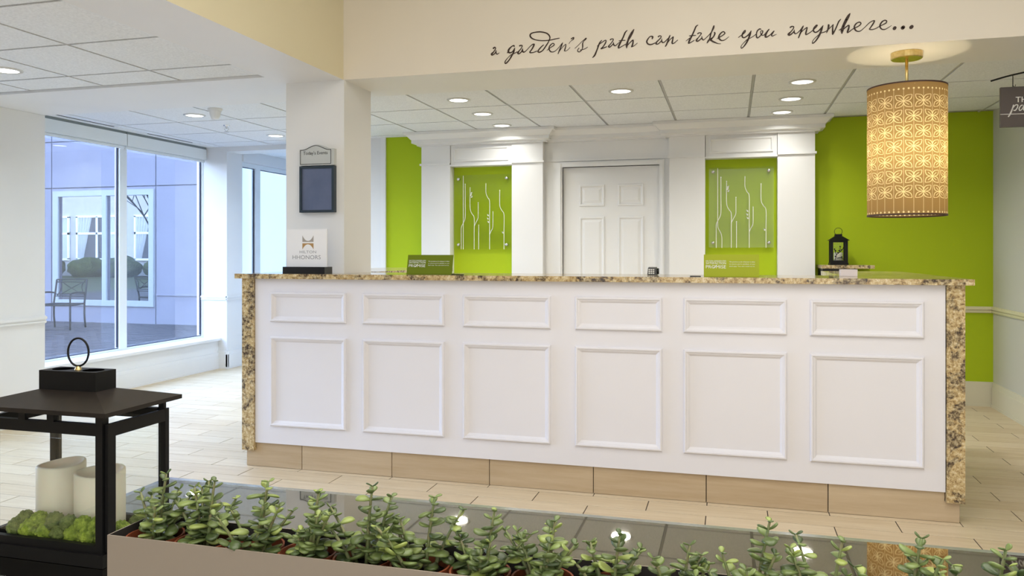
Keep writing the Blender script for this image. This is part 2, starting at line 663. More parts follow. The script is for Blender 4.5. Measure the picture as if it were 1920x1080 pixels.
# pier beyond the window, then the next window in the plane of its face
struct('wall_left', bx(-5.60, -5.225, 7.38, 7.66, 0, 2.46), WHITE)
rail_x('trim_10', -5.56, -5.225, 7.38, 0.735, 0.785, TRIM)
rail_y('trim_11', 7.36, 7.66, -5.225, 1, 0.735, 0.785, TRIM)
base_x('baseboard_left', -5.33, -5.20, 7.38, 0.19, TRIM)
base_y('baseboard_left', 7.36, 7.66, -5.225, 1, 0.19, TRIM)
# near pier under the cross soffit
struct('wall_left', bx(-5.60, -4.94, 3.90, 4.764, 0, SZ - 0.001), WHITE)
rail_y('trim_12', 3.90, 4.764, -4.94, 1, 0.72, 0.775, TRIM)
rail_x('trim_13', -5.60, -4.918, 3.90, 0.72, 0.775, TRIM)
base_y('baseboard_left', 3.90, 4.764, -4.94, 1, 0.19, TRIM)
# wall with the nearer window (out of frame)
struct('wall_left', bx(-5.60, -5.33, -2.5, 3.90, 0, 0.30), WHITE)
struct('wall_left', bx(-5.60, -5.45, -2.5, 0.9, 0.30, NZ + 0.03), WHITE)
struct('wall_left', bx(-5.60, -5.45, 0.9, 3.90, 2.26, NZ + 0.03), WHITE)

FRAME = paint('white_window_frame', (0.80, 0.84, 0.86), 0.35)
GASKET = mat('black_gasket', (0.03, 0.03, 0.05), 0.5)
def window(n, y0, y1, z0, z1, mull, xg=-5.55):
    w = bpy.data.objects.new(n, None)
    link(w)
    w.location = (xg, y0, 0)
    w['kind'] = 'structure'
    FD = 0.028
    ORG[w.name] = Vector((xg, y0, 0))
    fw = 0.05
    def fr(a, b, c, d):
        return obj('frame', bx(xg - FD, xg + FD, a, b, c, d), FRAME, w, bevel=0.004)
    fr(y0, y1, z0, z0 + 0.03); fr(y0, y1, z1 - 0.05, z1)
    fr(y0, y0 + fw, z0 + 0.03, z1 - 0.05)
    fr(y1 - 0.07, y1, z0 + 0.03, z1 - 0.05)
    ed = [y0 + fw]
    for m in mull:
        obj('mullion', bx(xg - FD, xg + FD, m - 0.045, m + 0.045, z0 + 0.03, z1 - 0.05), FRAME, w, bevel=0.004)
        ed += [m - 0.045, m + 0.045]
    ed.append(y1 - 0.07)
    for a, b in zip(ed[::2], ed[1::2]):
        gk = B()
        for (ya, yb, za, zb) in ((a, b, z0 + 0.03, z0 + 0.037), (a, b, z1 - 0.057, z1 - 0.05), (a, a + 0.008, z0 + 0.042, z1 - 0.062), (b - 0.012, b, z0 + 0.042, z1 - 0.062)):
            box(gk, xg - 0.006, xg + 0.010, ya, yb, za, zb)
        obj('gasket', gk, GASKET, w)
        obj('pane', bx(xg - 0.003, xg + 0.003, a, b, z0 + 0.03, z1 - 0.05), GLASS, w)
    return w
window('window_1', 4.80, 7.44, 0.315, 2.32, [6.21])
window('window_2', 0.9, 3.88, 0.305, 2.25, [2.4])
# glazed door set past the pier, translucent sheet added behind it for the overexposed glare
window('window_3', 7.66, 9.26, 0.02, 2.26, [8.02], xg=-5.29)
struct('wall_left', bx(-5.36, -5.21, 7.66, 9.30, 2.262, 2.46), WHITE)
o = struct('wall_left', bx(-5.36, -5.21, 7.66, 9.30, 0.0, 0.02), WHITE)
SHEER = mat('translucent_white', (0.9, 0.93, 0.93), 0.9)
N, L, p = nodes(SHEER)
tr = N.new('ShaderNodeBsdfTranslucent'); tr.inputs[0].default_value = (0.93, 0.97, 0.95, 1)
tp = N.new('ShaderNodeBsdfTransparent')
m1 = N.new('ShaderNodeMixShader'); m1.inputs[0].default_value = 0.22
m2 = N.new('ShaderNodeMixShader'); m2.inputs[0].default_value = 0.5
L.new(p.outputs[0], m2.inputs[1]); L.new(tr.outputs[0], m2.inputs[2])
L.new(m2.outputs[0], m1.inputs[1]); L.new(tp.outputs[0], m1.inputs[2])
L.new(m1.outputs[0], N['Material Output'].inputs[0])

GREYM = mat('grey_headrail', (0.22, 0.25, 0.25), 0.5)
tag(obj('glare_sheet', bx(-5.352, -5.349, 7.67, 9.25, 0.03, 2.255), SHEER), 'translucent white sheet added for the overexposed glare behind the narrow far window', 'blind')
BLIND = paint('white_blind_cassette', (0.80, 0.84, 0.84), 0.4)
def blind(y0, y1, label, drop=2.245):
    t = thing('roller_blind', label, 'blind', (-5.46, y0, 2.37), 'rolled up blinds over the big window')
    obj('cassette', bx(-5.520, -5.462, y0, y1, 2.250, 2.360), BLIND, t, bevel=0.012)
    obj('headrail', bx(-5.519, -5.470, y0, y1, 2.362, 2.3845), GREYM, t)
    obj('bottom_bar', bx(-5.500, -5.482, y0 + 0.01, y1 - 0.01, drop - 0.024, drop - 0.004), FRAME, t, bevel=0.004)
    obj('rolled_cloth', bx(-5.494, -5.489, y0 + 0.01, y1 - 0.01, drop - 0.004, 2.2495), BLIND, t)
    return t
blind(4.80, 6.19, 'white rolled-up blind over the left pane of the big window')
b2 = blind(6.20, 7.36, 'white rolled-up blind over the right pane, ending at the white pier')
bm = B()
tube(bm, [(-5.48, 7.33, 2.25), (-5.48, 7.33, 0.60)], 0.002, 6)
obj('pull_cord', bm, BLIND, b2)

# linear air slots in the ceiling edge
for i, (a, b, lb) in enumerate(((4.78, 5.92, 'thin black air slot in the ceiling edge, nearer one'), (6.35, 7.0, 'thin black air slot in the ceiling edge, farther one near the pier'))):
    tag(obj('air_slot', bx(-5.374, -5.362, a, b, CZ - 0.003, CZ - 0.0004), SLOT), lb, 'vent', 'linear air slots above the window')

# ---------------------------------------------------------------- outdoors: patio, courtyard wing, furniture
STUCCO = noise_mat('blue_grey_stucco', STUCCO_C, tuple(x * 0.93 for x in STUCCO_C), 3, 4, 0.9, bump=0.2, bscale=90)
STUCCO2 = noise_mat('white_stucco', (0.50, 0.48, 0.45), (0.44, 0.42, 0.40), 3, 4, 0.9, bump=0.2, bscale=90)

def paver_mat():
    m = mat('grey_violet_pavers', (0.2, 0.18, 0.2), 0.95, spec=0.15)
    N, L, p = nodes(m)
    geo = N.new('ShaderNodeNewGeometry')
    bt = N.new('ShaderNodeTexBrick')
    bt.inputs['Scale'].default_value = 2.2
    bt.inputs['Mortar Size'].default_value = 0.02
    bt.inputs['Color1'].default_value = (0.030, 0.027, 0.031, 1)
    bt.inputs['Color2'].default_value = (0.042, 0.038, 0.042, 1)
    bt.inputs['Mortar'].default_value = (0.015, 0.014, 0.016, 1)
    L.new(geo.outputs['Position'], bt.inputs[0])
    L.new(bt.outputs[0], p.inputs['Base Color'])
    return m
PAVER = paver_mat()
struct('ground', bx(-60, -5.6, -40, 30, -0.12, -0.03), noise_mat('lawn', (0.016, 0.022, 0.008), (0.035, 0.045, 0.014), 0.6, 5, 0.95, spec=0.1))
# patio: pavers near the window as separate bricks joined into one stuff mesh over a bed
struct('patio', bx(-20, -5.6, -1, 12, -0.029, -0.006), PAVER)
PAT = bpy.data.objects['patio']
bm = B()
rnd = random.Random(3)
for iy in range(0, 76):
    for ix in range(0, 36):
        y0 = 4.2 + iy * 0.1
        x0 = -13.0 + ix * 0.2 + (0.1 if iy % 2 else 0)
        if x0 > -5.85:
            continue
        u0, u1 = x0 + 0.006, x0 + 0.194
        z = rnd.uniform(-0.003, 0.0)
        vs = [bm.verts.new(q) for q in ((u0, y0 + 0.006, z), (u1, y0 + 0.006, z), (u1, y0 + 0.094, z), (u0, y0 + 0.094, z))]
        bm.faces.new(vs)
        ws_ = [bm.verts.new(q) for q in ((u0, y0 + 0.006, -0.01), (u1, y0 + 0.006, -0.01), (u1, y0 + 0.094, -0.01), (u0, y0 + 0.094, -0.01))]
        for a in range(4):
            b = (a + 1) % 4
            bm.faces.new((ws_[a], ws_[b], vs[b], vs[a]))
o = obj('pavers', bm, noise_mat('single_paver', (0.022, 0.020, 0.024), (0.046, 0.041, 0.046), 4.5, 5, 0.95, spec=0.15), PAT, kind='stuff')

bld = thing('courtyard_wing', 'blue-grey rendered courtyard building with a wide white-framed window, behind the patio', 'building', (-12.0, 11.7, 0))
FY = 11.7
obj('backing_wall', bx(-24, -5.61, FY + 0.03, FY + 0.35, -0.03, 4.6), STUCCO, bld)
wx0, wx1, wz0, wz1 = -11.93, -9.75, 0.30, 2.37
cols = [-24, -20.3, -16.6, -14.3, -11.98, -9.72, -7.6, -5.61]
gp = 0.010
for a, b in zip(cols, cols[1:]):
    for c, d in ((-0.03, 2.425), (2.425, 3.27), (3.27, 4.6)):
        if abs(a + 11.98) < 0.01 and d < 2.5:
            pb = B()
            box(pb, a + gp, wx0, FY, FY + 0.05, c, d - gp)
            box(pb, wx1, b - gp, FY, FY + 0.05, c, d - gp)
            box(pb, wx0, wx1, FY, FY + 0.05, c, wz0)
            box(pb, wx0, wx1, FY, FY + 0.05, wz1, d - gp)
            obj('wall_panel', pb, STUCCO, bld)
        else:
            obj('wall_panel', bx(a + gp, b - gp, FY, FY + 0.05, c + (gp if c > 0 else 0), d - gp), STUCCO, bld)
obj('ledge', bx(-9.70, -5.61, FY - 0.02, FY, 0.50, 0.53), STUCCO, bld)
FRAMEO = mat('darkened_white_frame', (0.20, 0.22, 0.235), 0.5)  # white frame darkened in its colour so the strong sky doesn't overexpose it
wf = obj('window_frame', bx(wx0, wx0 + 0.12, FY - 0.03, FY + 0.03, wz0, wz1), FRAMEO, bld)
wf2 = B()
box(wf2, wx1 - 0.10, wx1, FY - 0.03, FY + 0.03, wz0, wz1)
box(wf2, wx0 + 0.12, wx1 - 0.10, FY - 0.03, FY + 0.03, wz0, wz0 + 0.10)
box(wf2, wx0 + 0.12, wx1 - 0.10, FY - 0.03, FY + 0.03, wz1 - 0.10, wz1)
obj('window_frame', wf2, FRAMEO, bld)
obj('window_mullion', bx(-10.84, -10.75, FY - 0.03, FY + 0.03, wz0 + 0.10, wz1 - 0.10), FRAMEO, bld)
for a, b in ((wx0 + 0.12, -10.84), (-10.75, wx1 - 0.10)):
    f = obj('window_pane', bx(a, b, FY + 0.012, FY + 0.02, wz0 + 0.10, wz1 - 0.10), MIRROR, bld)
    obj('dark_edge', bx(a, a + 0.05, FY + 0.004, FY + 0.012, wz0 + 0.10, wz1 - 0.10), GASKET, bld)

# opposite facade with curtained windows and hedges, seen mirrored in that window
opp = thing('garden_facade', 'white facade with curtained windows mirrored in the courtyard window', 'building', (-33, -13, 0))
obj('wall', bx(-46, -18, -13.4, -13, -0.03, 7.5), STUCCO2, opp)
CURT = mat('white_curtain', (0.55, 0.57, 0.55), 0.8)
PANE2 = mat('dim_blue_pane', (0.03, 0.035, 0.05), 0.3)
for cx in (-37.4, -34.1, -30.2, -26.4):
    wv = obj('window', bx(cx - 1.35, cx + 1.35, -13.0, -12.96, 0.9, 3.3), PANE2, opp)
    cu = B()
    for s in (-1, 1):
        n = 14
        vs = []
        for i in range(n + 1):
            t = i / n
            x_top = cx + s * (1.3 - 0.95 * t)
            x_bot = cx + s * (1.3 - 0.35 * t)
            yy = -12.93 + 0.04 * math.sin(i * 2.1)
            vs.append((bm_top := cu.verts.new((x_top, yy, 3.3)), cu.verts.new((x_bot, yy, 0.9))))
        for p_, q_ in zip(vs, vs[1:]):
            cu.faces.new((p_[0], q_[0], q_[1], p_[1]))
    obj('curtain', cu, CURT, opp)
    mb = B()
    for x in (-1.35, 0, 1.35):
        box(mb, cx + x - 0.06, cx + x + 0.06, -12.98, -12.9, 0.9, 3.3)
    for z in (0.9, 2.35, 3.3):
        box(mb, cx - 1.41, cx + 1.41, -12.98, -12.9, z - 0.06, z + 0.06)
    obj('window_bars', mb, FRAME, opp)

LEAFD = noise_mat('hedge_leaves', (0.014, 0.022, 0.008), (0.060, 0.075, 0.022), 6, 5, 0.8, spec=0.1, bump=1, bscale=14, dist=0.05)
def blob(name, c, r, m, sub=3, amp=0.18, fr=6.0, seed=0, parent=None, flat=1.0):
    bm = B()
    bmesh.ops.create_icosphere(bm, subdivisions=sub, radius=1)
    rr = random.Random(seed)
    ph = [rr.uniform(0, 6.28) for _ in range(9)]
    for v in bm.verts:
        n = v.co.normalized()
        k = (math.sin(n.x * fr + ph[0]) * math.sin(n.y * fr + ph[1]) + math.sin(n.z * fr * 1.3 + ph[2]) * math.sin((n.x + n.y) * fr * 1.7 + ph[3])
             + 0.7 * math.sin(n.x * fr * 3.1 + ph[4]) * math.sin(n.y * fr * 2.7 + ph[5]) * math.sin(n.z * fr * 2.9 + ph[6]))
        q = 1 + amp * k * 0.5 + rr.uniform(-amp, amp) * 0.25
        v.co = Vector((c[0] + n.x * r * q, c[1] + n.y * r * q, c[2] + n.z * r * q * flat))
    return obj(name, bm, m, parent, smooth=True)
for i, x in enumerate((-38.2, -36.2, -33.4, -31.2, -28.6, -26.0)):
    o = blob('hedge', (x, -11.6, 0.45), 0.95, LEAFD, 3, 0.2, 5, i, flat=0.62)
    tag(o, 'clipped round green hedge mirrored in the courtyard window, ' + ('leftmost', 'second from the left', 'third from the left', 'third from the right', 'second from the right', 'rightmost')[i], 'hedge', 'hedges mirrored in the courtyard window')
TRX, TRY = -15.0, 4.6
tr_ = thing('bare_tree', 'bare-branched tree mirrored in the right pane of the courtyard window', 'tree', (TRX, TRY, 0))
tb = B()
rr = random.Random(5)
def grow(p, d, L, r, lev):
    q = p + d * L
    tube(tb, [p, q], [r, r * 0.65], 5, False)
    if lev == 0:
        return
    for _ in range(4 if lev > 1 else 5):
        nd = (d + Vector((rr.uniform(-1, 1), rr.uniform(-1, 1), rr.uniform(-0.3, 0.6))) * 0.75).normalized()
        grow(p + d * L * rr.uniform(0.55, 1.0), nd, L * 0.66, r * 0.6, lev - 1)
grow(Vector((TRX, TRY, 0)), Vector((-0.30, 0, 1)).normalized(), 1.9, 0.05, 5)
obj('trunk_and_branches', tb, mat('bark', (0.02, 0.017, 0.017), 0.9), tr_)

IRON = mat('grey_iron', (0.006, 0.007, 0.010), 0.7, spec=0.12)
ch = thing('patio_chair', 'dark wrought-iron patio armchair with crossed back bars, outside the window', 'chair', (-10.6, 10.55, 0))
def L3(a, b, t):
    return tuple(a[i] + (b[i] - a[i]) * t for i in range(3))
FL_, FR_, BL_, BR_ = Vector((-10.80, 10.25, 0)), Vector((-10.26, 10.38, 0)), Vector((-10.93, 10.72, 0)), Vector((-10.42, 10.84, 0))
up = Vector((0, 0, 1))
def tb_obj(name, pts, r, parent, sm=True, m=IRON, n=8):
    b = B()
    tube(b, pts, r, n)
    return obj(name, b, m, parent, smooth=sm)
for P_ in (FL_, FR_):
    tb_obj('leg', [P_, P_ + up * 0.40], 0.015, ch)
for P_, Q_ in ((BL_, FL_), (BR_, FR_)):
    bk = (P_ - Q_).normalized()
    tb_obj('leg', [P_ + bk * 0.03, P_ + up * 0.2, P_ + up * 0.42, P_ + bk * 0.05 + up * 0.62, P_ + bk * 0.09 + up * 0.80], 0.015, ch)
    tb_obj('arm', catmull([tuple(P_ + up * 0.585), tuple(L3(P_, Q_, 0.4))[:2] + (0.60,), tuple(L3(P_, Q_, 0.9))[:2] + (0.59,), tuple(Q_ + up * 0.53 - bk * 0.0), tuple(Q_ + up * 0.46), tuple(Q_ + up * 0.40)], 4), 0.014, ch)
bk = (BL_ - FL_).normalized()
sb = B()
for a, b in ((FL_, FR_), (FR_, BR_), (BR_, BL_), (BL_, FL_)):
    tube(sb, [a + up * 0.40, b + up * 0.40], 0.014, 8)
obj('seat_frame', sb, IRON, ch, smooth=True)
sb = B()
for i in range(1, 12):
    t = i / 12
    tube(sb, [Vector(L3(FL_, FR_, t)) + up * 0.402, Vector(L3(BL_, BR_, t)) + up * 0.402], 0.009, 6)
obj('seat_slats', sb, IRON, ch)
bb = B()
def bp(t, z):
    return Vector(L3(BL_, BR_, t)) + bk * (0.05 + 0.05 * (z - 0.5) / 0.3) + up * z
for z in (0.80, 0.755, 0.555, 0.52):
    tube(bb, [bp(0, z), bp(0.5, z + 0.004), bp(1, z)], 0.008 if z != 0.80 else 0.013, 6)
tube(bb, [Vector(q) for q in catmull([tuple(bp(0.2, 0.75)), tuple(bp(0.35, 0.70)), tuple(bp(0.5, 0.655)), tuple(bp(0.65, 0.61)), tuple(bp(0.85, 0.56))], 4)], 0.007, 6)
tube(bb, [Vector(q) for q in catmull([tuple(bp(0.85, 0.75)), tuple(bp(0.65, 0.70)), tuple(bp(0.5, 0.655)), tuple(bp(0.35, 0.61)), tuple(bp(0.2, 0.56))], 4)], 0.007, 6)
for s in (0, 1):
    f = (lambda t: t) if s == 0 else (lambda t: 1 - t)
    tube(bb, [Vector(q) for q in catmull([tuple(bp(f(0.06), 0.79)), tuple(bp(f(0.16), 0.72)), tuple(bp(f(0.16), 0.64)), tuple(bp(f(0.05), 0.53))], 4)], 0.008, 6)
obj('backrest', bb, IRON, ch, smooth=True)

tx, ty = -10.75, 9.70
pt = thing('patio_table', 'round dark metal patio table with curved feet, cut off by the white pier', 'table', (tx, ty, 0))
b = B(); lathe(b, tx, ty, [(0, 0.70), (0.46, 0.70), (0.475, 0.71), (0.475, 0.725), (0.46, 0.735), (0, 0.735)], 40)
obj('tabletop', b, mat('grey_table_metal', (0.012, 0.013, 0.017), 0.6, spec=0.15), pt)
b = B(); tube(b, [(tx, ty, 0.18), (tx, ty, 0.70)], 0.03, 12)
obj('pedestal', b, IRON, pt)
for k in range(4):
    a = D(5 + 90 * k)
    c_, s_ = math.cos(a), math.sin(a)
    tb_obj('foot', [Vector(q) for q in catmull([(tx, ty, 0.24), (tx + 0.15 * c_, ty + 0.15 * s_, 0.27), (tx + 0.35 * c_, ty + 0.35 * s_, 0.12), (tx + 0.46 * c_, ty + 0.46 * s_, 0.012)], 5)], 0.020, pt)
    tb_obj('brace', [(tx + 0.03 * c_, ty + 0.03 * s_, 0.5), (tx + 0.36 * c_, ty + 0.36 * s_, 0.705)], 0.012, pt)

# ---------------------------------------------------------------- ceiling fixtures
DL = [(-1.955, 5.575, 'first of the three above the left niche, nearest the header'), (-1.96, 6.18, 'middle of the three above the left niche'), (-1.97, 6.785, 'last of the three, touching the left niche cornice'),
      (-0.745, 5.57, 'alone above the white door'), (0.46, 5.59, 'first of the three above the right niche, nearest the header'), (0.43, 6.185, 'middle of the three above the right niche'),
      (0.40, 6.75, 'last of the three, close to the right niche cornice'), (-4.28, 5.61, 'over the floor by the big window, left of the column'), (-4.26, 6.79, 'farther one by the window, left of the column')]
RIMM = mat('white_trim_ring', (0.6, 0.6, 0.58), 0.3)
def downlight(x, y, z, label, power, col):
    t = thing('downlight', 'round white recessed ceiling light, ' + label, 'ceiling light', (x, y, z), 'recessed round downlights')
    b = B(); lathe(b, x, y, [(0.066, z - 0.001), (0.070, z - 0.008), (0.086, z - 0.006), (0.090, z + 0.002)], 36)
    obj('trim_ring', b, RIMM, t, smooth=True)
    b = B(); lathe(b, x, y, [(0, z - 0.0045), (0.070, z - 0.0045)], 36)
    for f in b.faces:
        f.normal_flip()
    obj('lens', b, LAMP, t)
    area('downlight_lamp', (x, y, z - 0.012), (0, 0, 0), 0.13, 0.13, power * (0.4 if y > 6.7 and x > -3 else 1.0), col, shape='DISK', spread=D(150))
for i, (x, y, l) in enumerate(DL):
    downlight(x, y, CZ, l, P_DOWN_L if x < -3 else P_DOWN, (0.80, 0.92, 1.0) if x < -3 else (1.0, 0.98, 0.92))
downlight(-3.98, 3.57, NZ, 'at the left edge in the nearer ceiling', P_DOWN_L, (0.85, 0.94, 1.0))

t = thing('ceiling_sensor', 'small white cone-shaped sensor on the ceiling between two lights', 'sensor', (-3.93, 5.40, CZ))
b = B(); lathe(b, -3.93, 5.40, [(0.055, CZ), (0.055, CZ - 0.012), (0.048, CZ - 0.02)], 24); obj('base_ring', b, TRIM, t, smooth=True)
b = B(); lathe(b, -3.93, 5.40, [(0.047, CZ - 0.015), (0.038, CZ - 0.06), (0.026, CZ - 0.085), (0, CZ - 0.088)], 24); obj('cone', b, TRIM, t, smooth=True)
t = thing('sprinkler_head', 'tiny grey fire sprinkler hanging from the ceiling tiles by the window', 'sprinkler', (-4.345, 6.134, CZ))
b = B(); lathe(b, -4.345, 6.134, [(0.03, CZ), (0.028, CZ - 0.006), (0.01, CZ - 0.008), (0.01, CZ - 0.03), (0, CZ - 0.03)], 16); obj('escutcheon', b, CHROME, t, smooth=True)
b = B(); tube(b, [(-4.358, 6.134, CZ - 0.02), (-4.368, 6.134, CZ - 0.035), (-4.345, 6.134, CZ - 0.055)], 0.0025, 6); tube(b, [(-4.332, 6.134, CZ - 0.02), (-4.322, 6.134, CZ - 0.035), (-4.345, 6.134, CZ - 0.055)], 0.0025, 6)
obj('yoke', b, CHROME, t)
b = B(); lathe(b, -4.345, 6.134, [(0, CZ - 0.055), (0.02, CZ - 0.056), (0.02, CZ - 0.059), (0, CZ - 0.059)], 14); obj('deflector', b, CHROME, t)

